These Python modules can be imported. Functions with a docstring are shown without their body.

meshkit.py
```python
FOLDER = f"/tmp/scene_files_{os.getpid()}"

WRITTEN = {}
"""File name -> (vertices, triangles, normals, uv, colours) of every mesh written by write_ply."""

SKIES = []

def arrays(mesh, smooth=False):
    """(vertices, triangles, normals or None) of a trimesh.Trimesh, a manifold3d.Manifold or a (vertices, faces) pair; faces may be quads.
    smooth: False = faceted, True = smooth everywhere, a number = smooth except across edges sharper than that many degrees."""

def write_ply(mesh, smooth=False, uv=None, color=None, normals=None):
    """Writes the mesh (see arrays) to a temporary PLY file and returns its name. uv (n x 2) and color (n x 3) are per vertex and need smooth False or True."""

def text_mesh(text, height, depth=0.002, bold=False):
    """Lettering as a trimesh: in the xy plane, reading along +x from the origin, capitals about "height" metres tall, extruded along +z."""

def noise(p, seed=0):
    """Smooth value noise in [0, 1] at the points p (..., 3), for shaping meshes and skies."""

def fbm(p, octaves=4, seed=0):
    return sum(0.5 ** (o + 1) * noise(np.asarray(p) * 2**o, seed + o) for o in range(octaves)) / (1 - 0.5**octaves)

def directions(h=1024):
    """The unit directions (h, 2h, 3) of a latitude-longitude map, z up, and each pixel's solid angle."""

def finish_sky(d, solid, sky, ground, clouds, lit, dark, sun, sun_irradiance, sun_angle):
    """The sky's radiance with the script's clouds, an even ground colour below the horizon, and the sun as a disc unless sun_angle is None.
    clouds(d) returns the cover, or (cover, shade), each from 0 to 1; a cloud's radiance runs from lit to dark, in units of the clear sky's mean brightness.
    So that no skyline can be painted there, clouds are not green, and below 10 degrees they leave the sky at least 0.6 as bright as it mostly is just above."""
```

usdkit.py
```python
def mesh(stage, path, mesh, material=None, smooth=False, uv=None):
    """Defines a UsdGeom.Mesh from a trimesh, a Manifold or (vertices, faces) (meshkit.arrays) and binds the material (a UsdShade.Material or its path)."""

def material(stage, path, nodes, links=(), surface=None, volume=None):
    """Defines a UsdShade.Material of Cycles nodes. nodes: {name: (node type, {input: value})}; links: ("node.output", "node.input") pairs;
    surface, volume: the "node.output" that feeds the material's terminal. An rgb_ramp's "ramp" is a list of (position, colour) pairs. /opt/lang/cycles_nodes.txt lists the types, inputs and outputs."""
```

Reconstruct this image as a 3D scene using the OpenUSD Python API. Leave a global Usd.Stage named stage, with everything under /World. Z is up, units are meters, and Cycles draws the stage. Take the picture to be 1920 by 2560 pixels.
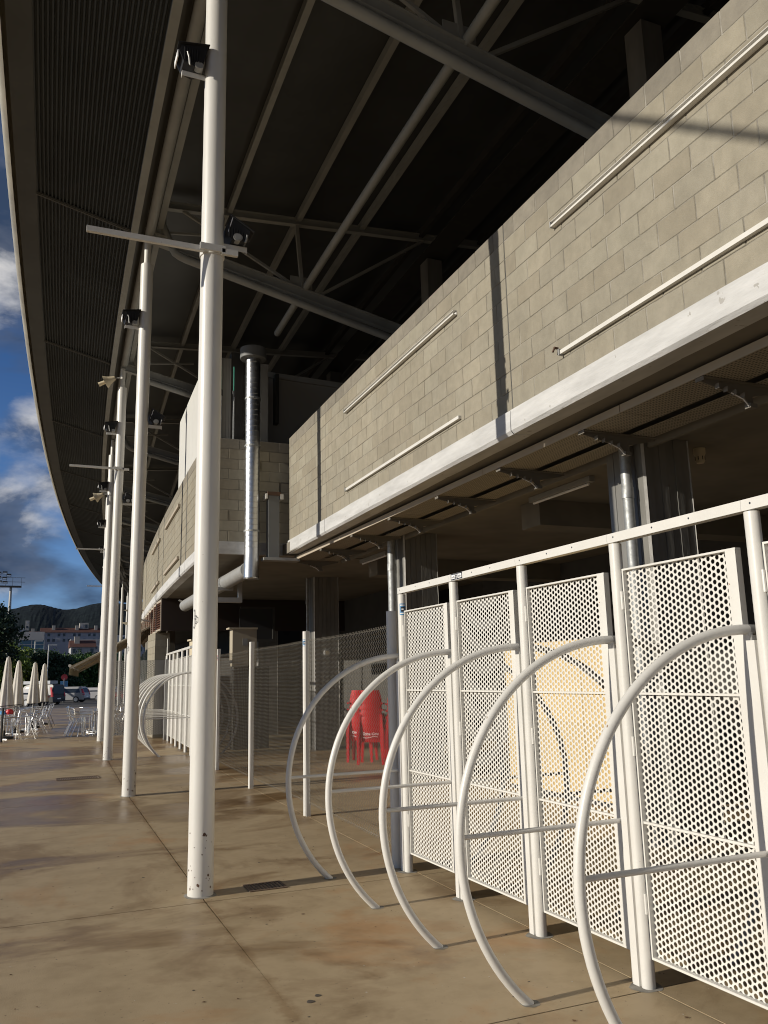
import math, random
import numpy as np
import trimesh, usdkit, meshkit
from pxr import Usd, UsdGeom, UsdLux, UsdShade, Gf, Sdf

stage = Usd.Stage.CreateInMemory()
UsdGeom.SetStageUpAxis(stage, UsdGeom.Tokens.z)
UsdGeom.SetStageMetersPerUnit(stage, 1.0)
world = UsdGeom.Xform.Define(stage, '/World')
stage.SetDefaultPrim(world.GetPrim())
UsdGeom.Scope.Define(stage, '/World/Looks')
R = random.Random(7)
NR = np.random.RandomState(11)

# ------------------------------------------------------------------ camera, sky, sun, exposure
EYE = 1.6
YAW, PITCH, ROLL = 0.4073, 0.1944, -0.0231
cam = UsdGeom.Camera.Define(stage, '/World/camera')
cam.CreateHorizontalApertureAttr(36.0)
cam.CreateVerticalApertureAttr(48.0)
cam.CreateFocalLengthAttr(36.0 * 2080.2 / 1920)
cam.CreateClippingRangeAttr(Gf.Vec2f(0.05, 10000))
cam.CreateExposureAttr(-0.1)
_f = np.array([math.sin(YAW) * math.cos(PITCH), math.cos(YAW) * math.cos(PITCH), math.sin(PITCH)])
_r = np.array([math.cos(YAW), -math.sin(YAW), 0.0])
_u = np.cross(_r, _f)
_r2 = math.cos(ROLL) * _r + math.sin(ROLL) * _u
_u2 = -math.sin(ROLL) * _r + math.cos(ROLL) * _u
cam.AddTransformOp().Set(Gf.Matrix4d(*_r2, 0, *_u2, 0, *(-_f), 0, 0, 0, EYE, 1))

SUN_EL = math.radians(18.0)
SUN_TO = np.array([-math.cos(SUN_EL), -0.04 * math.cos(SUN_EL), math.sin(SUN_EL)])
SUN_TO /= np.linalg.norm(SUN_TO)
SKY_STRENGTH = 0.05
dome = UsdLux.DomeLight.Define(stage, '/World/sky')
sky_m = usdkit.material(stage, '/World/Looks/sky_material', {
    'sky': ('sky_texture', {'sky_type': 'single_scattering', 'sun_disc': False, 'sun_elevation': SUN_EL,
                            'sun_rotation': math.atan2(SUN_TO[0], SUN_TO[1]), 'altitude': 50.0, 'air_density': 1.0,
                            'aerosol_density': 0.6, 'ozone_density': 2.0}),
    'deep': ('mix', {'mix_type': 'multiply', 'fac': 1.0, 'color2': (0.62, 0.95, 1.5)}),
    'tc': ('texture_coordinate', {}),
    'map': ('mapping', {'location': (4.1, 0.5, 1.9), 'scale': (1.0, 1.0, 2.3)}),
    'n1': ('noise_texture', {'scale': 3.3, 'detail': 9.0, 'roughness': 0.54, 'distortion': 0.2}),
    'r1': ('rgb_ramp', {'ramp': [(0.0, (0, 0, 0)), (0.40, (0, 0, 0)), (0.52, (0.8, 0.8, 0.8)), (0.62, (1, 1, 1)), (1, (1, 1, 1))]}),
    'map2': ('mapping', {'location': (5.2, 1.6, 0.3), 'scale': (1.0, 1.0, 1.9)}),
    'n2': ('noise_texture', {'scale': 4.6, 'detail': 9.0, 'roughness': 0.56, 'distortion': 0.25}),
    'r2': ('rgb_ramp', {'ramp': [(0.0, (0.6, 1.1, 2.2)), (0.44, (0.8, 1.35, 2.6)), (0.53, (2.0, 2.5, 3.7)), (0.60, (11.0, 11.0, 11.3)), (0.68, (18, 17.4, 16.8)), (1, (19, 18.4, 17.8))]}),
    'sx': ('separate_xyz', {}),
    'rh': ('rgb_ramp', {'ramp': [(0.0, (2.4, 3.8, 6.4)), (0.06, (2.1, 3.5, 6.2)), (0.16, (0.8, 1.6, 3.4)), (0.35, (0.15, 0.45, 1.2)), (0.6, (0, 0, 0)), (1, (0, 0, 0))]}),
    'ad': ('mix', {'mix_type': 'add', 'fac': 1.0}),
    'mx': ('mix', {'mix_type': 'mix'}),
    'bg': ('background_shader', {'strength': SKY_STRENGTH}),
}, [('tc.generated', 'map.vector'), ('map.vector', 'n1.vector'), ('n1.fac', 'r1.fac'),
    ('tc.generated', 'map2.vector'), ('map2.vector', 'n2.vector'), ('n2.fac', 'r2.fac'),
    ('sky.color', 'deep.color1'), ('tc.generated', 'sx.vector'), ('sx.z', 'rh.fac'), ('deep.color', 'ad.color1'), ('rh.color', 'ad.color2'), ('ad.color', 'mx.color1'), ('r1.color', 'mx.fac'), ('r2.color', 'mx.color2'), ('mx.color', 'bg.color')],
    surface='bg.background')
UsdShade.MaterialBindingAPI.Apply(dome.GetPrim()).Bind(sky_m)
dome.GetPrim().SetCustomDataByKey('kind', 'structure')
sun = UsdLux.DistantLight.Define(stage, '/World/sun')
sun.CreateNormalizeAttr(True)
sun.CreateIntensityAttr(1.2)
sun.CreateAngleAttr(0.5)
sun.CreateColorAttr(Gf.Vec3f(1.0, 0.925, 0.80))
_z = SUN_TO
_x = np.cross([0, 0, 1.0], _z); _x /= np.linalg.norm(_x)
_y = np.cross(_z, _x)
sun.AddTransformOp().Set(Gf.Matrix4d(*_x, 0, *_y, 0, *_z, 0, 0, 0, 0, 1))

# ------------------------------------------------------------------ helpers
_used = {}
def numbered(parent, name):
    k = (parent, name)
    n = _used.get(k, 0)
    _used[k] = n + 1
    return name if n == 0 else f'{name}_{n:03d}'

def path_of(p):
    return '/World' if p is None else str(p.GetPath())

class MB:
    """collects simple shapes, then becomes one mesh"""
    def __init__(self): self.v, self.f, self.n = [], [], 0
    def add(self, v, f):
        v, f = np.asarray(v, float), np.asarray(f, int)
        if f.shape[1] == 4: f = np.vstack([f[:, [0, 1, 2]], f[:, [0, 2, 3]]])
        self.v.append(v); self.f.append(f + self.n); self.n += len(v)
        return self
    def box(self, a, b):
        a, b = np.minimum(a, b), np.maximum(a, b)
        v = [[x, y, z] for x in (a[0], b[0]) for y in (a[1], b[1]) for z in (a[2], b[2])]
        return self.add(v, [[0, 1, 3, 2], [4, 6, 7, 5], [0, 4, 5, 1], [2, 3, 7, 6], [0, 2, 6, 4], [1, 5, 7, 3]])
    def hexa(self, v):  # 8 points ordered like box
        return self.add(v, [[0, 1, 3, 2], [4, 6, 7, 5], [0, 4, 5, 1], [2, 3, 7, 6], [0, 2, 6, 4], [1, 5, 7, 3]])
    def beam(self, p, q, w, h, up=(0, 0, 1)):
        p, q = np.asarray(p, float), np.asarray(q, float)
        t = (q - p) / np.linalg.norm(q - p)
        s = np.cross(t, up); s /= np.linalg.norm(s) + 1e-12
        u = np.cross(s, t)
        v = [o + s * a * w / 2 + u * b * h / 2 for o in (p, q) for a in (-1, 1) for b in (-1, 1)]
        return self.hexa(v)
    def tube(self, pts, r, n=10, cap=True):
        p = np.asarray(pts, float)
        t = np.gradient(p, axis=0); t /= np.linalg.norm(t, axis=1, keepdims=True)
        a = np.cross(t[0], [0, 0, 1.0] if abs(t[0][2]) < 0.9 else [0, 1.0, 0]); a /= np.linalg.norm(a)
        A = []
        for k in range(len(p)):
            a = a - t[k] * (a @ t[k]); a /= np.linalg.norm(a); A.append(a)
        A = np.array(A); B = np.cross(t, A)
        ang = np.arange(n) * 2 * np.pi / n
        rr = np.broadcast_to(r, (len(p),))
        v = (p[:, None] + rr[:, None, None] * (np.cos(ang)[None, :, None] * A[:, None] + np.sin(ang)[None, :, None] * B[:, None])).reshape(-1, 3)
        i, j = np.meshgrid(np.arange(len(p) - 1), np.arange(n), indexing='ij')
        q = np.stack([i * n + j, i * n + (j + 1) % n, (i + 1) * n + (j + 1) % n, (i + 1) * n + j], -1).reshape(-1, 4)
        f = np.vstack([q[:, [0, 1, 2]], q[:, [0, 2, 3]]])
        if cap:
            m = len(v); v = np.vstack([v, p[:1], p[-1:]])
            e = (len(p) - 1) * n
            f = np.vstack([f, [[m, (k + 1) % n, k] for k in range(n)], [[m + 1, e + k, e + (k + 1) % n] for k in range(n)]])
        return self.add(v, f)
    def lathe(self, prof, c=(0, 0, 0), n=24, flute=None):
        prof = np.asarray(prof, float); ang = np.arange(n) * 2 * np.pi / n
        v = []
        for k, (r, z) in enumerate(prof):
            rr = r * (1 if flute is None else flute(ang, k / (len(prof) - 1)))
            v.append(np.stack([c[0] + rr * np.cos(ang), c[1] + rr * np.sin(ang), np.full(n, c[2] + z)], -1))
        v = np.vstack(v)
        i, j = np.meshgrid(np.arange(len(prof) - 1), np.arange(n), indexing='ij')
        return self.add(v, np.stack([i * n + j, i * n + (j + 1) % n, (i + 1) * n + (j + 1) % n, (i + 1) * n + j], -1).reshape(-1, 4))
    def poly(self, pts, a, b, axis=1):
        """pts in the two remaining axes, extruded along axis from a to b"""
        from shapely.geometry import Polygon
        m = trimesh.creation.extrude_polygon(Polygon(pts), abs(b - a), engine='earcut')
        v = np.array(m.vertices)
        o = np.zeros_like(v); ax = [k for k in range(3) if k != axis]
        o[:, ax[0]], o[:, ax[1]], o[:, axis] = v[:, 0], v[:, 1], v[:, 2] + min(a, b)
        f = np.array(m.faces)
        if axis == 1: f = f[:, ::-1]
        return self.add(o, f)
    def quad(self, *p): return self.add(p, [[0, 1, 2, 3]])
    def tm(self, m): return self.add(m.vertices, m.faces)
    def mesh(self): return np.vstack(self.v), np.vstack(self.f)
    def build(self, name, mat, parent=None, smooth=None, label=None, kind=None):
        return obj(name, self.mesh(), mat, parent, smooth, label, kind)

def obj(name, mesh, mat, parent=None, smooth=None, label=None, kind=None):
    pp = path_of(parent)
    m = usdkit.mesh(stage, f'{pp}/{numbered(pp, name)}', mesh, mat, smooth=smooth if smooth is not None else False)
    p = m.GetPrim()
    m.CreateDoubleSidedAttr(True)
    if label: p.SetCustomDataByKey('label', label)
    if kind: p.SetCustomDataByKey('kind', kind)
    return p

def tag(p, label=None, cat=None, group=None, kind=None):
    for k, v in (('label', label), ('category', cat), ('group', group), ('kind', kind)):
        if v: p.SetCustomDataByKey(k, v)
    return p

def thing(name, label, cat, loc=(0, 0, 0), rz=0.0, group=None, parent=None, s=None):
    pp = path_of(parent)
    x = UsdGeom.Xform.Define(stage, f'{pp}/{numbered(pp, name)}')
    x.AddTranslateOp().Set(Gf.Vec3d(*map(float, loc))); x.AddRotateZOp().Set(float(rz))
    if s: x.AddScaleOp().Set(Gf.Vec3f(*s))
    return tag(x.GetPrim(), label, cat, group)

def dup(src, name, label, cat, loc, rz=0.0, group=None, s=None):
    r = thing(name, label, cat, loc, rz, group, s=s)
    r.GetReferences().AddInternalReference(src.GetPath())
    r.SetInstanceable(True)
    return r

def setting(name, kind='structure'):
    x = UsdGeom.Xform.Define(stage, f'/World/{numbered("/World", name)}').GetPrim()
    x.SetCustomDataByKey('kind', kind)
    return x

L = '/World/Looks/'
def pm(name, c1, c2=None, rough=0.5, metal=0.0, scale=6.0, detail=5.0, bump=0.0, bscale=None, spec=0.5, rough2=None, rnd=0.0, stretch=(1, 1, 1), lo=0.35, hi=0.65, specks=None, cloud=None):
    """principled paint, stone or metal whose colour wanders between c1 and c2"""
    c2 = c2 or c1
    nodes = {'tc': ('texture_coordinate', {}), 'mp': ('mapping', {'scale': stretch}),
             'n': ('noise_texture', {'scale': scale, 'detail': detail, 'roughness': 0.62}),
             'r': ('rgb_ramp', {'ramp': [(0, c1), (lo, c1), (hi, c2), (1, c2)]}),
             'p': ('principled_bsdf', {'roughness': rough, 'metallic': metal, 'specular_ior_level': spec})}
    links = [('tc.object', 'mp.vector'), ('mp.vector', 'n.vector'), ('n.fac', 'r.fac')]
    col = 'r.color'
    if rnd:
        nodes['oi'] = ('object_info', {})
        nodes['mr'] = ('map_range', {'from_min': 0.0, 'from_max': 1.0, 'to_min': 1 - rnd, 'to_max': 1 + rnd})
        nodes['hs'] = ('hsv', {})
        links += [('oi.random', 'mr.value'), ('mr.result', 'hs.value'), (col, 'hs.color')]
        col = 'hs.color'
    if cloud:
        nodes['mc'] = ('mapping', {'scale': (1.0, 1.0, 0.45)})
        nodes['nc'] = ('noise_texture', {'scale': 1.3, 'detail': 8.0, 'roughness': 0.7})
        nodes['rc'] = ('map_range', {'from_min': 0.3, 'from_max': 0.7, 'to_min': cloud[0], 'to_max': cloud[1]})
        nodes['hc'] = ('hsv', {})
        links += [('tc.object', 'mc.vector'), ('mc.vector', 'nc.vector'), ('nc.fac', 'rc.value'), ('rc.result', 'hc.value'), (col, 'hc.color')]
        col = 'hc.color'
    if specks:
        sc, thr, scol = specks
        nodes['n3'] = ('noise_texture', {'scale': sc, 'detail': 3.0, 'roughness': 0.6})
        nodes['r3'] = ('rgb_ramp', {'ramp': [(0, (0, 0, 0)), (thr, (0, 0, 0)), (min(thr + 0.02, 0.99), (1, 1, 1)), (1, (1, 1, 1))]})
        nodes['m3'] = ('mix', {'mix_type': 'mix', 'color2': scol})
        links += [('tc.object', 'n3.vector'), ('n3.fac', 'r3.fac'), ('r3.color', 'm3.fac'), (col, 'm3.color1')]
        col = 'm3.color'
    links.append((col, 'p.base_color'))
    if rough2 is not None:
        nodes['rr'] = ('map_range', {'from_min': 0.35, 'from_max': 0.65, 'to_min': rough, 'to_max': rough2})
        links += [('n.fac', 'rr.value'), ('rr.result', 'p.roughness')]
    if bump:
        nodes['nb'] = ('noise_texture', {'scale': bscale or scale * 8, 'detail': 4.0})
        nodes['b'] = ('bump', {'strength': bump, 'distance': 0.01})
        links += [('mp.vector', 'nb.vector'), ('nb.fac', 'b.height'), ('b.normal', 'p.normal')]
    return usdkit.material(stage, L + name, nodes, links, surface='p.BSDF')

WHITE = pm('white_paint', (0.66, 0.645, 0.605), (0.60, 0.585, 0.545), rough=0.38, scale=2.5, bump=0.05, bscale=60, specks=(26, 0.735, (0.30, 0.22, 0.15)))
PANEL = pm('panel_paint', (0.66, 0.645, 0.60), (0.61, 0.595, 0.55), rough=0.42, scale=3.0, specks=(34, 0.745, (0.34, 0.19, 0.10)))
POLE = pm('column_paint', (0.68, 0.665, 0.625), (0.61, 0.595, 0.555), rough=0.36, scale=2.2, bump=0.04, bscale=90, stretch=(1, 1, 0.35), specks=(30, 0.765, (0.22, 0.16, 0.11)))
BEAMW = pm('roof_steel_paint', (0.30, 0.305, 0.293), (0.245, 0.25, 0.24), rough=0.5, scale=2.0, specks=(24, 0.73, (0.25, 0.17, 0.10)))
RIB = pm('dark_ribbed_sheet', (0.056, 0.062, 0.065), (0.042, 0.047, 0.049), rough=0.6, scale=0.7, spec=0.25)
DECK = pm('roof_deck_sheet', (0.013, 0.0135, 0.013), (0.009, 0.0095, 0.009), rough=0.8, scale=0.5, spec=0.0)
TRIM = pm('trim_dark', (0.07, 0.068, 0.06), rough=0.5)
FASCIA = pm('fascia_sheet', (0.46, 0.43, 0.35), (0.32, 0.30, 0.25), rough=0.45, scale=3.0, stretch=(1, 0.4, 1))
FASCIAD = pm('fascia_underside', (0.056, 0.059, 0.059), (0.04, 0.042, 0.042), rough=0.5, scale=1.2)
BL = [pm(f'block_{n}', a, b, rough=0.92, scale=9, detail=9, bump=0.4, bscale=160, rnd=0.05, spec=0.2, specks=(150, 0.69, (0.16, 0.145, 0.12)), cloud=(0.82, 1.10))
      for n, a, b in (('warm', (0.312, 0.283, 0.222), (0.272, 0.247, 0.193)), ('plain', (0.302, 0.277, 0.221), (0.266, 0.244, 0.194)),
                      ('brown', (0.29, 0.26, 0.202), (0.26, 0.234, 0.182)), ('pale', (0.322, 0.297, 0.236), (0.284, 0.262, 0.208)))]
BLTOP = pm('block_capping', (0.195, 0.178, 0.147), (0.235, 0.214, 0.175), rough=0.92, scale=9, detail=8, bump=0.35, bscale=160, rnd=0.10, spec=0.2, specks=(170, 0.70, (0.20, 0.16, 0.12)))
MORTAR = pm('mortar', (0.13, 0.118, 0.095), (0.33, 0.31, 0.27), rough=0.95, scale=5)
BAND = pm('band_whitewash', (0.56, 0.56, 0.555), (0.44, 0.44, 0.435), rough=0.8, scale=4.5, detail=9, bump=0.3, bscale=40, stretch=(1, 0.35, 2.0), specks=(11, 0.68, (0.36, 0.35, 0.33)))
CONC = pm('soffit_concrete', (0.21, 0.19, 0.155), (0.16, 0.146, 0.12), rough=0.9, scale=1.5, detail=7, bump=0.15, bscale=20)
CONCD = pm('column_concrete', (0.22, 0.213, 0.195), (0.15, 0.147, 0.137), rough=0.3, scale=3.0, detail=7, bump=0.35, bscale=24, stretch=(1, 1, 0.3))
CONCE = pm('column_edge_concrete', (0.42, 0.41, 0.385), (0.33, 0.32, 0.30), rough=0.7, scale=8, bump=0.3, bscale=40)
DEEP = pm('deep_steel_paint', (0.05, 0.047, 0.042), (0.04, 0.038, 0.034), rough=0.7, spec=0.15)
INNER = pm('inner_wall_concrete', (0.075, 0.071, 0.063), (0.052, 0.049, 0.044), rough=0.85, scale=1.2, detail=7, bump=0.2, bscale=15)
RENDER = pm('grey_render', (0.42, 0.41, 0.38), (0.38, 0.37, 0.345), rough=0.85, scale=1.2)
PALE = pm('pale_render', (0.55, 0.55, 0.53), (0.52, 0.52, 0.50), rough=0.85, scale=1.0)
GALV = pm('galvanised_steel', (0.40, 0.41, 0.41), (0.28, 0.29, 0.29), rough=0.5, metal=0.6, scale=16, rough2=0.62)
WIRE = pm('fence_wire', (0.30, 0.28, 0.235), (0.24, 0.225, 0.19), rough=0.6)
DUCT = pm('spiral_duct_steel', (0.66, 0.67, 0.68), (0.56, 0.57, 0.58), rough=0.27, metal=1.0, scale=4, rough2=0.38)
ALU = pm('polished_aluminium', (0.85, 0.85, 0.85), rough=0.24, metal=1.0)
TRAYL = pm('tray_lip_steel', (0.42, 0.36, 0.28), (0.38, 0.33, 0.26), rough=0.6, scale=4)
BLACK = pm('black_lamp_housing', (0.016, 0.016, 0.017), rough=0.6)
RUBBER = pm('dark_rubber', (0.03, 0.03, 0.032), rough=0.7)
GREY = pm('grey_metal', (0.36, 0.36, 0.35), (0.32, 0.32, 0.31), rough=0.5, metal=0.2)
BEIGEP = pm('beige_plastic', (0.60, 0.52, 0.37), rough=0.45)
CABN = pm('cabinet_beige', (0.40, 0.35, 0.26), rough=0.6)
RED = pm('red_plastic', (0.50, 0.010, 0.015), (0.44, 0.008, 0.013), rough=0.4)
INK = pm('white_print', (0.82, 0.82, 0.82), rough=0.5)
DINK = pm('dark_print', (0.03, 0.033, 0.042), rough=0.5)
BINK = pm('blue_print', (0.10, 0.28, 0.50), rough=0.5)
RINK = pm('red_print', (0.45, 0.05, 0.06), rough=0.5)
YELLOW = pm('yellow_board', (0.60, 0.435, 0.19), (0.56, 0.41, 0.19), rough=0.6, scale=0.8)
RUST = pm('rusty_grating', (0.12, 0.065, 0.038), (0.08, 0.045, 0.03), rough=0.8, scale=20)
LOUVRE = pm('louvre_red_brown', (0.23, 0.09, 0.055), (0.18, 0.075, 0.05), rough=0.55)
CANVAS = pm('parasol_canvas', (0.62, 0.59, 0.53), (0.55, 0.52, 0.47), rough=0.85, scale=4)
AWN = pm('awning_canvas', (0.58, 0.51, 0.36), (0.52, 0.46, 0.33), rough=0.85, scale=2)
GLASSD = pm('dark_glazing', (0.02, 0.025, 0.03), rough=0.08, spec=0.8)
LEAFN = {}
def leaf(name, a, b):
    return usdkit.material(stage, L + name, {
        'gi': ('geometry', {}), 'r': ('rgb_ramp', {'ramp': [(0, a), (1, b)]}),
        'd': ('diffuse_bsdf', {}), 't': ('translucent_bsdf', {}) if False else ('diffuse_bsdf', {}), 'g': ('glossy_bsdf', {'color': (0.6, 0.6, 0.6), 'roughness': 0.5}),
        'm': ('mix_closure', {'fac': 0.06})},
        [('gi.random_per_island', 'r.fac'), ('r.color', 'd.color'), ('d.BSDF', 'm.closure1'), ('g.BSDF', 'm.closure2')], surface='m.closure')
LEAF = [leaf('leaf_dark_pine', (0.016, 0.034, 0.016), (0.035, 0.065, 0.028)), leaf('leaf_green', (0.05, 0.105, 0.02), (0.11, 0.18, 0.035)),
        leaf('leaf_yellow_green', (0.12, 0.17, 0.025), (0.24, 0.28, 0.055)), leaf('leaf_deep', (0.018, 0.042, 0.018), (0.045, 0.085, 0.028))]
BARK = pm('bark', (0.12, 0.09, 0.065), (0.08, 0.06, 0.045), rough=0.9, scale=8)
def ground_material(name, base, dark, orange, wet):
    return usdkit.material(stage, L + name, {
        'g': ('geometry', {}),
        'n1': ('noise_texture', {'scale': 0.62, 'detail': 8.0, 'roughness': 0.66, 'distortion': 0.6}),
        'r1': ('rgb_ramp', {'ramp': [(0, dark), (0.37, dark), (0.46, base), (0.55, base), (0.66, orange), (1, orange)]}),
        'n2': ('noise_texture', {'scale': 3.2, 'detail': 9.0, 'roughness': 0.7}),
        'r2': ('rgb_ramp', {'ramp': [(0, (0.68, 0.66, 0.62)), (0.38, (0.86, 0.85, 0.83)), (0.55, (1, 1, 1)), (1, (1.12, 1.12, 1.14))]}),
        'm1': ('mix', {'mix_type': 'multiply', 'fac': 1.0}),
        'mp': ('mapping', {'scale': (0.28, 0.5, 0.5), 'location': (3.1, 1.7, 0.0)}),
        'n3': ('noise_texture', {'scale': 1.0, 'detail': 8.0, 'roughness': 0.6, 'distortion': 0.8}),
        'r3': ('rgb_ramp', {'ramp': [(0, (0, 0, 0)), (0.50, (0, 0, 0)), (0.545, (0.7, 0.7, 0.7)), (0.62, (1, 1, 1)), (1, (1, 1, 1))]}),
        'm2': ('mix', {'mix_type': 'multiply', 'color2': (0.55, 0.45, 0.34)}),
        'n4': ('noise_texture', {'scale': 42.0, 'detail': 2.0}),
        'sx': ('separate_xyz', {}), 'wy': ('map_range', {'from_min': 5.5, 'from_max': 15.0, 'to_min': -0.10, 'to_max': 0.055, 'clamp': True}), 'wa': ('math', {'math_type': 'add'}),
        'y2': ('math', {'math_type': 'multiply'}), 'yc': ('math', {'math_type': 'multiply_add', 'value2': 0.0013, 'value3': 1.272}), 'dx': ('math', {'math_type': 'subtract'}), 'ab': ('math', {'math_type': 'absolute'}),
        'nj': ('noise_texture', {'scale': 5.0, 'detail': 6.0, 'roughness': 0.7}), 'jm': ('math', {'math_type': 'multiply', 'value2': 0.30}), 'jd': ('math', {'math_type': 'subtract'}),
        'jr': ('map_range', {'from_min': 0.02, 'from_max': -0.03, 'to_min': 0.0, 'to_max': 0.5, 'clamp': True}), 'j0': ('math', {'math_type': 'subtract', 'value2': 0.12}), 'mj': ('mix', {'mix_type': 'multiply', 'color2': (0.52, 0.40, 0.28)}),
        'r4': ('rgb_ramp', {'ramp': [(0, (0, 0, 0)), (0.715, (0, 0, 0)), (0.735, (0.75, 0.75, 0.75)), (1, (0.75, 0.75, 0.75))]}),
        'm3': ('mix', {'mix_type': 'mix', 'color2': (0.06, 0.045, 0.035)}),
        'n6': ('noise_texture', {'scale': 23.0, 'detail': 3.0}),
        'r6': ('rgb_ramp', {'ramp': [(0, (0, 0, 0)), (0.75, (0, 0, 0)), (0.77, (0.5, 0.5, 0.5)), (1, (0.5, 0.5, 0.5))]}),
        'm4': ('mix', {'mix_type': 'mix', 'color2': (0.55, 0.54, 0.50)}),
        'n5': ('noise_texture', {'scale': 120.0, 'detail': 3.0}),
        'b': ('bump', {'strength': 0.25, 'distance': 0.004}),
        'rr': ('map_range', {'from_min': 0.0, 'from_max': 1.0, 'to_min': 0.55, 'to_max': wet}),
        'p': ('principled_bsdf', {'specular_ior_level': 0.22})},
        [('g.position', 'n1.vector'), ('g.position', 'n2.vector'), ('g.position', 'mp.vector'), ('mp.vector', 'n3.vector'), ('g.position', 'n4.vector'), ('g.position', 'n5.vector'), ('g.position', 'n6.vector'),
         ('n1.fac', 'r1.fac'), ('n2.fac', 'r2.fac'), ('r1.color', 'm1.color1'), ('r2.color', 'm1.color2'), ('g.position', 'sx.vector'), ('sx.y', 'wy.value'), ('n3.fac', 'wa.value1'), ('wy.result', 'wa.value2'), ('wa.value', 'r3.fac'), ('r3.color', 'm2.fac'), ('m1.color', 'mj.color1'), ('mj.color', 'm2.color1'),
         ('sx.y', 'y2.value1'), ('sx.y', 'y2.value2'), ('y2.value', 'yc.value1'), ('sx.x', 'dx.value1'), ('yc.value', 'dx.value2'), ('dx.value', 'ab.value1'), ('g.position', 'nj.vector'), ('nj.fac', 'jm.value1'),
         ('ab.value', 'jd.value1'), ('jm.value', 'j0.value1'), ('j0.value', 'jd.value2'), ('jd.value', 'jr.value'), ('jr.result', 'mj.fac'),
         ('n4.fac', 'r4.fac'), ('r4.color', 'm3.fac'), ('m2.color', 'm3.color1'), ('n6.fac', 'r6.fac'), ('r6.color', 'm4.fac'), ('m3.color', 'm4.color1'), ('m4.color', 'p.base_color'),
         ('r3.color', 'rr.value'), ('rr.result', 'p.roughness'), ('n5.fac', 'b.height'), ('b.normal', 'p.normal')], surface='p.BSDF')
PAVE = ground_material('polished_paving', (0.40, 0.308, 0.19), (0.28, 0.20, 0.115), (0.39, 0.245, 0.125), 0.26)
JOINT = pm('joint_filler', (0.07, 0.045, 0.03), rough=0.9)
ROAD = pm('asphalt', (0.06, 0.058, 0.055), (0.075, 0.07, 0.066), rough=0.85, scale=1.5)

def xp(y):
    """plan curve of the row of columns"""
    return 1.272 + 0.0013 * np.asarray(y, float) ** 2
BAYS = [6.775 + 6.11 * k for k in range(-1, 13)]
def sweep(mb, prof, ys, closed=False):
    """profile points (dx from the column curve, z) carried along y"""
    prof = np.asarray(prof, float); ys = np.asarray(ys, float)
    v = np.stack([xp(ys)[:, None] + prof[None, :, 0], np.broadcast_to(ys[:, None], (len(ys), len(prof))), np.broadcast_to(prof[None, :, 1], (len(ys), len(prof)))], -1).reshape(-1, 3)
    n = len(prof); m = n if closed else n - 1
    i, j = np.meshgrid(np.arange(len(ys) - 1), np.arange(m), indexing='ij')
    return mb.add(v, np.stack([i * n + j, (i + 1) * n + j, (i + 1) * n + (j + 1) % n, i * n + (j + 1) % n], -1).reshape(-1, 4))
def span(a, b, step=1.0): return np.linspace(a, b, max(2, int(abs(b - a) / step) + 1))

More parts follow.
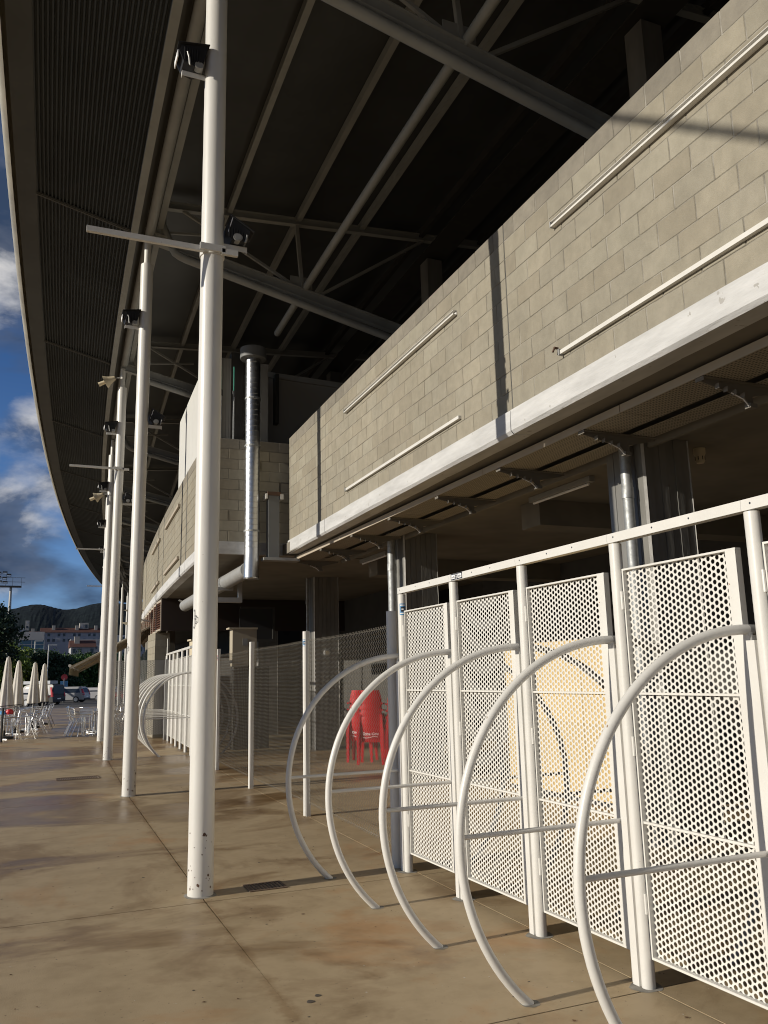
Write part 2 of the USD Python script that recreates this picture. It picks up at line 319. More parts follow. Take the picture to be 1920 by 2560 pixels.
# ------------------------------------------------------------------ ground
def gz(y):
    y = np.asarray(y, float)
    t = np.clip((y - 60) / 32, 0, 1)
    return -0.45 * t * t * (3 - 2 * t)
gx = np.concatenate([[-6000, -600, -120], np.linspace(-60, 60, 13), [120, 600, 6000]])
gy = np.concatenate([[-2000, -200, -40], np.linspace(-20, 120, 36), [200, 500, 1500, 7000]])
X, Y = np.meshgrid(gx, gy, indexing='ij')
gv = np.stack([X, Y, gz(Y) - 0.012], -1).reshape(-1, 3)
i, j = np.meshgrid(np.arange(len(gx) - 1), np.arange(len(gy) - 1), indexing='ij'); n = len(gy)
tag(obj('ground', (gv, np.stack([i * n + j, (i + 1) * n + j, (i + 1) * n + j + 1, i * n + j + 1], -1).reshape(-1, 4)), JOINT), kind='structure')
paving = setting('paving')
ylines = [-11.75, -5.65, 0.45, 6.55, 12.6, 18.7, 24.8, 30.9, 37.0, 43.1, 49.2, 55.3, 61.4]
cols = [lambda y: -26.0, lambda y: -18.0, lambda y: -10.0, lambda y: -4.6, lambda y: float(xp(y)), lambda y: float(xp(y)) + 1.76, lambda y: float(xp(y)) + 4.3, lambda y: 12.0]
for a in range(len(ylines) - 1):
    rows = [(ylines[a], ylines[a + 1])]
    for c in range(len(cols) - 1):
        rr = [(0.45, 3.74), (3.74, 6.55)] if (ylines[a] == 0.45 and c in (4, 5)) else rows
        for y0, y1 in rr:
            g_ = 0.005
            x00, x01 = cols[c](y0) + g_, cols[c](y1) + g_
            x10, x11 = cols[c + 1](y0) - g_, cols[c + 1](y1) - g_
            m = MB(); z0, z1 = gz(y0), gz(y1); d = -0.011
            T = [(x00, y0 + g_, z0), (x10, y0 + g_, z0), (x11, y1 - g_, z1), (x01, y1 - g_, z1)]
            B_ = [(p[0], p[1], p[2] + d) for p in T]
            m.add(T + B_, [[0, 1, 2, 3], [0, 4, 5, 1], [1, 5, 6, 2], [2, 6, 7, 3], [3, 7, 4, 0]])
            m.build('paving_slab', PAVE, paving)
car_park = MB(); cy = np.linspace(61.5, 130, 24)
cv = [(x, y, gz(y) + 0.002) for y in cy for x in (-60, 60)]
car_park.add(cv, [[2 * k, 2 * k + 1, 2 * k + 3, 2 * k + 2] for k in range(len(cy) - 1)])
tag(car_park.build('road', ROAD), kind='structure')
# drain grates
GRATE = pm('worn_grating', (0.17, 0.115, 0.075), (0.12, 0.08, 0.052), rough=0.75, scale=20)
def grate(x, y, w, d, label):
    t = thing('drain_grate', label, 'drain', (x, y, 0.0015))
    m = MB().box((-w / 2, -d / 2, 0), (w / 2, -d / 2 + 0.02, 0.006)).box((-w / 2, d / 2 - 0.02, 0), (w / 2, d / 2, 0.006)).box((-w / 2, -d / 2 + 0.02, 0), (-w / 2 + 0.02, d / 2 - 0.02, 0.006)).box((w / 2 - 0.02, -d / 2 + 0.02, 0), (w / 2, d / 2 - 0.02, 0.006))
    m.build('frame', GRATE, t)
    b = MB(); k = int((w - 0.04) / 0.028)
    for q in range(k):
        x0 = -w / 2 + 0.024 + q * 0.028
        b.box((x0, -d / 2 + 0.02, 0.0005), (x0 + 0.012, d / 2 - 0.02, 0.005))
    b.build('bars', GRATE, t)
grate(0.97, 15.7, 0.70, 0.42, 'rusty drain grate in the open paving left of the second column')
grate(1.84, 6.79, 0.30, 0.24, 'rusty drain grate lying in the shadow of the nearest column')

# litter: leaf scraps, crumbs, gum
lit = [MB(), MB(), MB()]
rl = np.random.RandomState(17)
for q in range(420):
    y = 2.6 + 11 * rl.rand() ** 1.7; x = rl.uniform(-1.6, 3.0) + 0.12 * y
    k = rl.choice(3, p=(0.34, 0.36, 0.30)); sz = {0: 0.010, 1: 0.005, 2: 0.010}[k] * (0.5 + 1.0 * rl.rand() ** 2)
    nn = 6; a_ = rl.uniform(0, 6.28); el = 0.45 + 0.5 * rl.rand(); pts_ = []
    for e in range(nn):
        u, v = sz * (0.7 + 0.5 * rl.rand()) * math.cos(e * 6.283 / nn), el * sz * (0.7 + 0.5 * rl.rand()) * math.sin(e * 6.283 / nn)
        pts_.append((x + u * math.cos(a_) - v * math.sin(a_), y + u * math.sin(a_) + v * math.cos(a_), 0.0015 + (0.004 * rl.rand() if k == 0 else 0.0)))
    lit[k].add(pts_ + [(x, y, 0.003)], [[e, (e + 1) % nn, nn] for e in range(nn)])
lg = setting('litter', 'stuff')
lit[0].build('leaf_scraps', pm('dead_leaf', (0.14, 0.075, 0.035), (0.09, 0.05, 0.025), rough=0.8), lg, kind='stuff')
lit[1].build('paper_crumbs', pm('pale_scrap', (0.48, 0.47, 0.43), rough=0.8), lg, kind='stuff')
lit[2].build('dark_spots', pm('old_gum', (0.085, 0.068, 0.052), rough=0.7), lg, kind='stuff')
for (x, y, r_, lab) in ((1.424, 4.376, 0.022, 'dark flattened gum spot beside the paving joint, nearer one'), (1.483, 4.437, 0.018, 'dark flattened gum spot beside the paving joint, farther one')):
    t = thing('gum_spot', lab, 'gum', (x, y, 0.001)); MB().lathe([(0.0001, 0.002), (r_ * 0.8, 0.002), (r_, 0.0003)], n=11, flute=lambda a, s: 1 + 0.12 * np.cos(3 * a + 1)).build('spot', L + 'old_gum', t)
t = thing('fallen_leaf', 'curled brown leaf lying alone on the paving left of the nearest column', 'leaf', (-0.12, 5.55, 0.002), 30)
MB().add([(-0.035, 0, 0.004), (-0.01, 0.012, 0.012), (0.02, 0.008, 0.010), (0.04, 0, 0.003), (0.015, -0.010, 0.009), (-0.015, -0.012, 0.011), (0, 0, 0.002)], [[0, 1, 6], [1, 2, 6], [2, 3, 6], [3, 4, 6], [4, 5, 6], [5, 0, 6]]).build('blade', L + 'dead_leaf', t)

# ------------------------------------------------------------------ upper block wall, nearest building part
def xA(y): return 4.20 + 0.010 * np.asarray(y, float) + 0.0006 * np.asarray(y, float) ** 2
def block(mb, xf, y0, y1, z0, z1, proud, depth=0.05, ch=0.004):
    """one masonry unit facing -x, its front edges chamfered"""
    xa, xb = xf(y0) - proud, xf(y1) - proud
    v = [(xa, y0 + ch, z0 + ch), (xb, y1 - ch, z0 + ch), (xb, y1 - ch, z1 - ch), (xa, y0 + ch, z1 - ch),
         (xa + ch, y0, z0), (xb + ch, y1, z0), (xb + ch, y1, z1), (xa + ch, y0, z1),
         (xa + depth, y0, z0), (xb + depth, y1, z0), (xb + depth, y1, z1), (xa + depth, y0, z1)]
    f = [[0, 3, 2, 1]]
    for a in (0, 4):
        for k in range(4): f.append([a + k, a + (k + 1) % 4, a + 4 + (k + 1) % 4, a + 4 + k])
    return mb.add(v, f)
def lay(y0, y1, phase, J=0.0095):
    """block ends along one course"""
    out, y = [], y0
    first = 0.2 if phase else 0.4
    e = y0 + first
    while y < y1 - 0.03:
        e2 = min(e, y1)
        out.append((y + J / 2, e2 - J / 2)); y = e2; e += 0.4
    return out
wall = thing('block_wall', 'long sunlit concrete block parapet wall above the near perforated gates', 'wall')
CH = 0.2
panels = [(14.93, 12.63), (12.63, 6.70), (6.70, -5.0)]
cand = []
for (a, b) in panels:
    for k in range(10):
        for (s0, s1) in lay(0, a - b, k % 2):
            # measured from the far joint towards the camera, as on the photograph
            y0, y1 = (a - 0.008 - s1, a - 0.008 - s0) if a == 6.70 else (b + s0, b + s1)
            cand.append((y0, y1, 4.14 + CH * k + 0.003, 4.14 + CH * (k + 1) - 0.003, k))
seen = lambda c: (0.5 * (c[0] + c[1])) > (3.35 - 0.0 * c[4])
cand.sort(key=lambda c: (not seen(c), c[0]))
rest = MB()
for q, (y0, y1, z0, z1, k) in enumerate(cand):
    pr = R.uniform(-0.0015, 0.002)
    if q < 296 and seen((y0, y1, z0, z1, k)):
        block(MB(), xA, y0, y1, z0, z1, pr).build('block', BLTOP if k == 9 else BL[R.choice((0, 1, 1, 2, 3))], wall) if False else None
        m = MB(); block(m, xA, y0, y1, z0, z1, pr); m.build('block', BLTOP if k == 9 else BL[R.choice((0, 0, 1, 1, 2, 3))], wall)
    else:
        block(rest, xA, y0, y1, z0, z1, pr)
rest.build('blockwork', BL[1], wall, kind='stuff')
m = MB()
for (a, b) in panels:
    for y0, y1 in zip(span(b + 0.006, a - 0.006)[:-1], span(b + 0.006, a - 0.006)[1:]):
        m.hexa([(xA(y0) + 0.0045, y0, 4.14), (xA(y0) + 0.0045, y0, 6.132), (xA(y1) + 0.0045, y1, 4.14), (xA(y1) + 0.0045, y1, 6.132), (xA(y0) + 0.2, y0, 4.14), (xA(y0) + 0.2, y0, 6.132), (xA(y1) + 0.2, y1, 4.14), (xA(y1) + 0.2, y1, 6.132)])
m.build('mortar_core', MORTAR, wall)
m = MB(); m.box((float(xA(6.7)) + 0.004, 6.690, 4.14), (float(xA(6.7)) + 0.19, 6.7035, 6.13)).box((float(xA(12.63)) + 0.004, 12.624, 4.14), (float(xA(12.63)) + 0.19, 12.636, 6.13))
m.build('joint_strip', TRIM, wall)
def ledge(y0, y1, xf, parent, mat=BAND):
    m = MB(); ys = span(y0, y1, 0.35)
    prof = [(0.2, 4.137), (-0.028, 4.132), (-0.030, 3.926), (0.000, 3.894), (0.06, 3.894), (0.2, 3.9)]
    v = [(float(xf(y)) + dx + R.uniform(-0.002, 0.002), y, z + R.uniform(-0.0025, 0.0025)) for y in ys for dx, z in prof]
    nn = len(prof)
    f = [[a * nn + k, (a + 1) * nn + k, (a + 1) * nn + k + 1, a * nn + k + 1] for a in range(len(ys) - 1) for k in range(nn - 1)]
    f += [[0, 1, 2, 3], [0, 3, 4, 5]]; e = (len(ys) - 1) * nn; f += [[e, e + 3, e + 2, e + 1], [e, e + 5, e + 4, e + 3]]
    return m.add(v, f).build('ledge', mat, parent)
ledge(12.638, 14.93, xA, wall); ledge(6.706, 12.622, xA, wall); ledge(-5.0, 6.694, xA, wall)
def rail(y0, y1, z, xf, parent, kind):
    m = MB()
    for a, b in zip(span(y0, y1)[:-1], span(y0, y1)[1:]):
        def pt(y, dx, zz): return (float(xf(y)) + dx, y, zz)
        def bx(d0, d1, z0, z1): m.hexa([pt(a, d0, z0), pt(a, d0, z1), pt(b, d0, z0), pt(b, d0, z1), pt(a, d1, z0), pt(a, d1, z1), pt(b, d1, z0), pt(b, d1, z1)])
        if kind == 'open':
            bx(-0.05, -0.003, z + 0.022, z + 0.027); bx(-0.010, -0.003, z - 0.022, z + 0.022); bx(-0.05, -0.003, z - 0.028, z - 0.022); bx(-0.052, -0.0465, z - 0.0275, z - 0.008)
        else:
            bx(-0.04, -0.003, z - 0.018, z + 0.018)
    c = MB(); c.box(pt(y1 - 0.012, -0.055, z - 0.031), pt(y1 + 0.002, -0.002, z + 0.03))
    r = m.build('rail', WHITE, parent)
    c.build('end_cap', GREY, r)
for (y0, y1) in ((1.9, 5.80), (7.77, 11.56)):
    rail(y0, y1, 5.63, xA, wall, 'open'); rail(y0, y1, 4.39, xA, wall, 'box')
MB().tube([(4.28, 5.87, 4.46), (4.235, 5.87, 4.46)], 0.012, 8).tube([(4.24, 5.87, 4.46), (4.225, 5.88, 4.42)], 0.01, 6).build('bolt', RUST, wall)

# ------------------------------------------------------------------ soffit slab under the parapet, interior shell
slab = thing('concrete_floor_slab', 'concrete soffit slab running under the long block parapet wall', 'slab')
m = MB(); m.box((4.45, -6, 3.902), (13, 15.25, 4.1)); m.build('slab', CONC, slab)
m = MB(); m.box((5.62, -6, 3.78), (5.66, 15.2, 3.90)); m.build('drip_edge', CONC, slab)
for yb in (3.4, 9.3, 15.0):
    m = MB(); m.box((6.3, yb, 3.55), (13, yb + 0.45, 3.9)); m.build('rib_beam', CONC, slab)
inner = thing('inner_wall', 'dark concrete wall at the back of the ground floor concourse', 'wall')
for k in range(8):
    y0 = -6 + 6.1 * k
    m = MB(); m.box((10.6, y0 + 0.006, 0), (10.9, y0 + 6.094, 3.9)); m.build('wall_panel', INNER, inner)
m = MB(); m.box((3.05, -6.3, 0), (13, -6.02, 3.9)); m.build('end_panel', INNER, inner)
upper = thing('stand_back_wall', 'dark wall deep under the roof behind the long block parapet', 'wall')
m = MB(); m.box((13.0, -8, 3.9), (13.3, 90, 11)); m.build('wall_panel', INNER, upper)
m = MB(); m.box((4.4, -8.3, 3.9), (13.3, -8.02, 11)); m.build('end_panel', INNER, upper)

# cable trays with brackets
def dots(name, a, b, pitch, dim):
    return usdkit.material(stage, L + name, {
        'g': ('texture_coordinate', {}), 's': ('separate_xyz', {}),
        'mx': ('math', {'math_type': 'divide', 'value2': pitch}), 'my': ('math', {'math_type': 'divide', 'value2': pitch * 1.2}),
        'fx': ('math', {'math_type': 'fraction'}), 'fy': ('math', {'math_type': 'fraction'}),
        'lx': ('math', {'math_type': 'less_than', 'value2': 0.42}), 'ly': ('math', {'math_type': 'less_than', 'value2': 0.55}),
        'an': ('math', {'math_type': 'multiply'}), 'm': ('mix', {'mix_type': 'mix', 'color1': a, 'color2': b}),
        'p': ('principled_bsdf', {'roughness': 0.6})},
        [('g.object', 's.vector'), ('s.x', 'mx.value1'), ('s.y', 'my.value1'), ('mx.value', 'fx.value1'), ('my.value', 'fy.value1'), ('fx.value', 'lx.value1'), ('fy.value', 'ly.value1'),
         ('lx.value', 'an.value1'), ('ly.value', 'an.value2'), ('an.value', 'm.fac'), ('m.color', 'p.base_color')], surface='p.BSDF')
TRAYD = pm('tray_bracket_steel', (0.17, 0.155, 0.13), rough=0.55)
TRAY = dots('perforated_tray', (0.30, 0.265, 0.205), (0.03, 0.027, 0.022), 0.032, 1)
tray = thing('cable_tray', 'perforated steel cable tray hung under the soffit above the gates', 'cable tray')
TY0, TY1 = -4.0, 15.1
for k in range(8):
    a, b = TY0 + k * 2.3875 + 0.004, TY0 + (k + 1) * 2.3875 - 0.004
    m = MB(); m.box((4.652, a, 3.800), (5.08, b, 3.803)).box((5.20, a, 3.800), (5.47, b, 3.803)).box((5.467, a, 3.803), (5.47, b, 3.86)); m.build('perforated_sheet', TRAY, tray)
    m = MB(); m.box((4.648, a, 3.797), (4.652, b, 3.868)).box((4.652, a, 3.864), (4.675, b, 3.868)); m.build('lip', TRAYL, tray)
for k in range(-3, 8):
    y = 4.62 + 1.5 * k
    m = MB()
    m.poly([(4.655, 3.795), (4.655, 3.765), (5.10, 3.68), (5.15, 3.62), (5.19, 3.62), (5.19, 3.70), (5.52, 3.775), (5.52, 3.795)], y - 0.004, y + 0.004, 1)
    m.box((4.66, y - 0.045, 3.79), (5.5, y + 0.045, 3.797)); m.box((4.656, y - 0.045, 3.765), (4.662, y + 0.045, 3.796))
    for q in range(4): m.box((4.80 + q * 0.085, y - 0.05, 3.715 - q * 0.016), (4.804 + q * 0.085, y - 0.006, 3.755 - q * 0.016))
    m.box((5.13, y - 0.03, 3.60), (5.20, y + 0.03, 3.635))
    m.build('bracket', TRAYD, tray)
    MB().tube([(4.95, y - 0.02, 3.70), (5.06, y - 0.03, 3.655), (5.12, y - 0.02, 3.61)], 0.005, 5).build('cable_loop', INK, tray)
MB().poly([(4.70, 3.862), (5.05, 3.862), (5.05, 3.89), (4.70, 3.89)], TY0, TY1, 1).build('cable_bundle', RUBBER, tray)
# fluorescent fitting
for y, lab in ((14.8, 'slim fluorescent batten on the soffit above the stacked red chairs'), (8.6, 'slim fluorescent batten on the soffit behind the second gate')):
    t = thing('ceiling_light', lab, 'light', (6.15, y, 3.80))
    MB().box((-0.04, -0.66, 0.03), (0.04, 0.66, 0.098)).build('housing', GREY, t)
    MB().tube([(0, -0.6, 0.012), (0, 0.6, 0.012)], 0.016, 8).build('tube', INK, t)

# concrete columns with drain pipes
def concrete_column(y0, label, x0=5.55, w=0.62, d=0.58):
    t = thing('concrete_column', label, 'column', (x0, y0, 0))
    m = MB(); m.box((0.02, 0.02, 0), (w - 0.02, d, 3.9)); m.build('core', CONCD, t)
    k = 6; bw = (w - 0.05) / k
    for q in range(k):
        m = MB(); m.box((0.025 + q * bw + 0.002, 0.004 + R.uniform(0, 0.012), 0), (0.025 + (q + 1) * bw - 0.003, 0.021, 3.9)); m.build('board_face', CONCD, t)
    for q in range(5):
        m = MB(); m.box((0.004 + R.uniform(0, 0.008), 0.03 + q * 0.108, 0), (0.021, 0.03 + (q + 1) * 0.108 - 0.004, 3.9)); m.build('board_face', CONCD, t)
    for (px, py, sx, sy) in ((0, 0, 1, 1), (w, 0, -1, 1)):
        m = MB(); c = 0.022
        m.poly([(px, py + c * 1.0), (px + sx * c, py), (px + sx * (c + 0.004), py + 0.02), (px + sx * 0.02, py + c + 0.004)], 0, 3.9, 2); m.build('chamfer', CONCE, t)
    return t
concrete_column(6.34, 'dark board-marked concrete column behind the near gate door')
concrete_column(12.2, 'dark board-marked concrete column behind the far end of the near gates', 5.6)
concrete_column(18.35, 'dark concrete column behind the chain-link fence left of the red chairs', 6.1)
concrete_column(24.2, 'dark concrete column far behind the chain-link fence', 6.3)
concrete_column(0.2, 'dark concrete column nearest the camera behind the gates')
def drain_pipe(x, y, r, label):
    t = thing('drain_pipe', label, 'pipe', (x, y, 0))
    MB().tube([(0, 0, 0.0), (0, 0, 3.9)], r, 16).build('pipe', GALV, t, smooth=40)
    for z in (0.4, 1.7, 3.28): MB().tube([(0, 0, z), (0, 0, z + 0.11)], r + 0.006, 16).build('collar', GALV, t, smooth=40)
drain_pipe(5.46, 6.50, 0.056, 'galvanised drain pipe on the front of the near concrete column')
drain_pipe(5.44, 12.35, 0.066, 'galvanised drain pipe at the far end of the near gates')
drain_pipe(5.60, 12.55, 0.026, 'thin conduit pipe beside the galvanised drain pipe')
drain_pipe(6.02, 18.6, 0.03, 'thin drain pipe on the column behind the chain-link fence')
t = thing('alarm_sounder', 'small beige sounder hanging from the soffit right of the near concrete column', 'alarm', (6.5, 6.55, 3.74))
MB().lathe([(0.0, 0.16), (0.062, 0.16), (0.062, 0.10), (0.05, 0.08), (0.048, 0.02), (0.038, 0.0), (0, 0)], n=14).build('body', BEIGEP, t, smooth=35)
for a in range(7):
    MB().box((0.047 * math.cos(a * 0.9) - 0.004, 0.047 * math.sin(a * 0.9) - 0.004, 0.03), (0.047 * math.cos(a * 0.9) + 0.004, 0.047 * math.sin(a * 0.9) + 0.004, 0.07)).build('slot', RUBBER, t)
for (x, y, z, lab) in ((6.4, 18.3, 2.15, 'round fitting on the dark column behind the chain-link fence'),):
    t = thing('wall_lamp', lab, 'lamp', (x, y, z))
    MB().tube([(0, 0, 0), (0, 0.06, 0)], 0.075, 14).build('body', GREY, t, smooth=40); MB().tube([(0, -0.02, 0), (0, 0, 0)], 0.045, 12).build('lens', BEIGEP, t, smooth=40)

# yellow board seen through the gate doors
t = thing('yellow_kiosk', 'bright yellow kiosk front standing behind the perforated gate doors', 'kiosk', (6.5, 0, 0))
for a, b in ((8.0, 8.9), (8.9, 9.8), (9.8, 10.72)):
    MB().box((0, a + 0.003, 0.06), (0.05, b - 0.003, 2.0)).build('board', YELLOW, t)
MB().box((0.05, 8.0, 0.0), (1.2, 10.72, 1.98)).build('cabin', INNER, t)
MB().box((0.01, 8.0, 0.0), (0.049, 10.72, 0.06)).build('plinth', RUBBER, t)

# ------------------------------------------------------------------ perforated entrance gates
def perforated(mb, y0, y1, z0, z1, x, th=0.002, p=0.0335, d=0.0240, seg=12):
    R0 = p / math.sqrt(3)
    ang = np.arange(seg) * 2 * np.pi / seg
    hexr = np.array([R0 if k % 2 == 0 else R0 * math.sqrt(3) / 2 for k in range(seg)])
    O = np.stack([hexr * np.cos(ang), hexr * np.sin(ang)], -1); I = np.stack([d / 2 * np.cos(ang), d / 2 * np.sin(ang)], -1)
    nc = int((y1 - y0) / (p * math.sqrt(3) / 2)) + 1; nr = int((z1 - z0) / p) + 1
    cs = [(y1 - c * p * math.sqrt(3) / 2, z1 - (r + 0.5 * (c % 2)) * p) for c in range(nc + 1) for r in range(nr + 1)]
    cs = np.array(cs)
    def lay2(P, xx):
        q = cs[:, None, :] + P[None]
        q[..., 0] = np.clip(q[..., 0], y0, y1); q[..., 1] = np.clip(q[..., 1], z0, z1)
        return np.concatenate([np.full(q.shape[:2] + (1,), xx), q], -1)
    V = np.concatenate([lay2(O, x), lay2(I, x), lay2(O, x + th), lay2(I, x + th)], 1)  # cells, 4*seg, 3
    nn = 4 * seg; k = np.arange(seg); k2 = (k + 1) % seg
    cell = np.vstack([np.stack([k, k2, seg + k2, seg + k], -1), np.stack([2 * seg + k2, 2 * seg + k, 3 * seg + k, 3 * seg + k2], -1), np.stack([seg + k, seg + k2, 3 * seg + k2, 3 * seg + k], -1)])
    F = (cell[None] + (np.arange(len(cs)) * nn)[:, None, None]).reshape(-1, 4)
    V = V.reshape(-1, 3)
    tri = np.vstack([F[:, [0, 1, 2]], F[:, [0, 2, 3]]])
    A = np.linalg.norm(np.cross(V[tri[:, 1]] - V[tri[:, 0]], V[tri[:, 2]] - V[tri[:, 0]]), axis=1)
    tri = tri[A > 1e-10]
    u, inv = np.unique(tri, return_inverse=True)
    return mb.add(V[u], inv.reshape(-1, 3))

HP = 0.097
def hoop_pts(sgn, a1):
    th = np.linspace(0, a1, 46)
    return [(0.03 * -sgn if False else 0.0, HP, 0.762 + 1.009)] + [(sgn * 1.009 * math.sin(a), HP, 0.762 + 1.009 * math.cos(a)) for a in th[1:]]
A1 = math.pi - math.acos(0.762 / 1.009) + 0.012
gate_parts = []
def make_bay(name, label, loc, rz, group, door=True):
    t = thing(name, label, 'gate', loc, rz, group)
    MB().tube([(0, 0, 0), (0, 0, 2.302)], 0.0355, 18).build('post', WHITE, t, smooth=40)
    m = MB(); m.box((-0.036, 0.030, 0), (0.022, 0.078, 1.72)); m.build('flat_bar', WHITE, t)
    m = MB(); m.box((-0.012, 0.0785, 0), (0.03, 0.083, 1.745)); m.build('flange', WHITE, t)
    MB().beam((0, 0.034, 2.335), (0, -0.944, 2.335), 0.052, 0.052).build('beam', WHITE, t)
    for yy in (-0.02, -0.34, -0.61): MB().tube([(-0.0262, yy, 2.338), (-0.0268, yy, 2.338)], 0.0055, 7).build('screw', DINK, t)
    h = MB().tube(hoop_pts(-1, A1), 0.0235, 14).build('hoop', WHITE, t, smooth=40)
    MB().tube([(0.002, HP, 1.765), (0.002, HP, 0)], 0.021, 12).build('hoop_leg', WHITE, h, smooth=40)
    rf = np.random.RandomState(3)
    for fx_, fy_, fr_ in ((-0.655, HP, 0.046), (0.0, 0.02, 0.075)):
        a_ = np.arange(20) * 2 * math.pi / 20; ro = fr_ * (1 + 0.25 * rf.rand(20))
        fm = MB(); fm.add([(fx_ + q_ * math.cos(b), fy_ + q_ * math.sin(b), 0.0012) for b, q_ in zip(a_, ro)] + [(fx_, fy_, 0.003)], [[q_, (q_ + 1) % 20, 20] for q_ in range(20)]); fm.build('grout_ring', MORTAR, t)
    MB().tube([(-1.0, HP, 0.804), (-0.012, HP, 0.804)], 0.0125, 10).build('hoop_bar', WHITE, t, smooth=40)
    h = MB().tube(hoop_pts(1, A1), 0.0235, 14).build('inner_hoop', GREY, t, smooth=40)
    MB().tube([(1.0, HP, 0.804), (0.02, HP, 0.804)], 0.0125, 10).build('inner_bar', GREY, t, smooth=40)
    if door:
        ya, yb, z0, z1 = -0.86, -0.040, 0.145, 2.155
        d = UsdGeom.Xform.Define(stage, f'{t.GetPath()}/door').GetPrim()
        m = MB()
        m.box((0.0, ya, z1 - 0.010), (0.034, yb, z1)).box((0.0, ya, z0), (0.034, yb, z0 + 0.012)).box((0.0, yb - 0.010, z0 + 0.012), (0.034, yb, z1 - 0.010))
        m.build('frame', PANEL, d)
        m = MB(); m.box((-0.0015, ya, z0 + 0.0125), (0.0345, ya + 0.062, z1 - 0.0105)); m.build('stile', PANEL, d)
        for zr in (1.470, 0.806): MB().box((0.006, ya + 0.0625, zr), (0.024, yb - 0.0105, zr + 0.012)).build('mid_rail', PANEL, d)
        m = MB(); perforated(m, ya + 0.0605, yb - 0.011, z0 + 0.012, z1 - 0.010, 0.026); m.build('perforated_panel', PANEL, d)
        for z in (0.36, 1.15, 1.93): MB().tube([(-0.006, yb + 0.006, z), (-0.006, yb + 0.006, z + 0.10)], 0.0085, 8).build('hinge', WHITE, d)
        MB().box((0.012, ya - 0.003, 0.985), (0.024, ya - 0.0001, 1.04)).build('lock', DINK, d)
    return t
GP = [6.7039 - 0.9793 * k for k in range(6)]
ords = ['farthest of the near row, its hoop before the chain-link fence', 'second from the far end of the near row', 'middle one of the near row, in front of the yellow kiosk', 'second nearest of the near row, before the galvanised drain pipe', 'nearest to the camera, cut by the right edge']
bay0 = make_bay('entrance_gate', 'white perforated gate, ' + ords[0], (3.043, GP[0], 0), 0, 'perforated gates in the near row')
for k in range(1, 5):
    dup(bay0, 'entrance_gate', 'white perforated gate, ' + ords[k], 'gate', (3.043, GP[k], 0), 0, 'perforated gates in the near row')
t = thing('gate_end_post', 'plain round white post ending the near row of gates', 'post', (3.043, GP[5], 0))
MB().tube([(0, 0, 0), (0, 0, 2.302)], 0.0355, 18).build('post', WHITE, t, smooth=40); MB().box((-0.03, -0.03, 2.302), (0.03, 0.0345, 2.32)).build('cap', WHITE, t)
def bearing(y): return -math.degrees(math.atan(0.0026 * y))
for k in range(7):
    y = 18.83 + 0.985 * k
    dup(bay0, 'entrance_gate', ['first', 'second', 'third', 'fourth', 'fifth', 'sixth', 'seventh'][k] + ' gate from the chain-link fence in the far row of hooped gates', 'gate', (float(xp(y)) + 1.72, y, 0), bearing(y), 'perforated gates in the far row')
# plate and round stickers
t = thing('beam_sticker', 'dark and white printed sticker on the gate top beam', 'sticker', (3.043 - 0.0268, 5.62, 2.335))
MB().box((-0.0012, -0.09, -0.022), (0, 0.09, 0.025)).build('plate', DINK, t)
for a, b in ((0.022, 0.082), (-0.082, -0.022)):
    MB().box((-0.0022, a, -0.014), (-0.0013, b, 0.017)).build('white_field', INK, t)
    for q in range(4):
        MB().box((-0.0030, a + 0.008 + q * 0.012, -0.008), (-0.0023, a + 0.014 + q * 0.012, 0.008 if q % 2 else 0.003)).build('letter', DINK, t)
for q in range(3): MB().box((-0.0022, -0.007, -0.016 + q * 0.013), (-0.0013, 0.007, -0.008 + q * 0.013)).build('mark', INK, t)
def band_sticker(x, y, z, r, label, mat, a0=-2.6, a1=-1.0, hgt=0.10):
    t = thing('post_sticker', label, 'sticker', (x, y, z))
    def arc(rr, z0, z1, b0, b1, mt, nm):
        m = MB(); an = np.linspace(b0, b1, 9); an2 = an + 0
        v = [(rr * math.cos(a), rr * math.sin(a), zz) for a in an for zz in (z0, z1)]
        m.add(v, [[2 * k, 2 * k + 2, 2 * k + 3, 2 * k + 1] for k in range(8)]); m.build(nm, mt, t)
    arc(r + 0.0012, -hgt / 2, hgt / 2, a0, a1, mat, 'label_ground')
    mid = 0.5 * (a0 + a1); w = (a1 - a0)
    arc(r + 0.0022, -hgt * 0.22, hgt * 0.2, mid - w * 0.3, mid + w * 0.3, DINK, 'emblem')
    arc(r + 0.0032, -hgt * 0.07, hgt * 0.05, mid - w * 0.18, mid + w * 0.18, INK, 'emblem_mark')
    arc(r + 0.0022, hgt * 0.30, hgt * 0.40, mid - w * 0.4, mid + w * 0.4, INK, 'lettering'); arc(r + 0.0022, -hgt * 0.42, -hgt * 0.32, mid - w * 0.4, mid + w * 0.4, INK, 'lettering')
band_sticker(3.043, GP[0], 2.17, 0.0355, 'round blue sticker on the end post of the near gates', BINK)

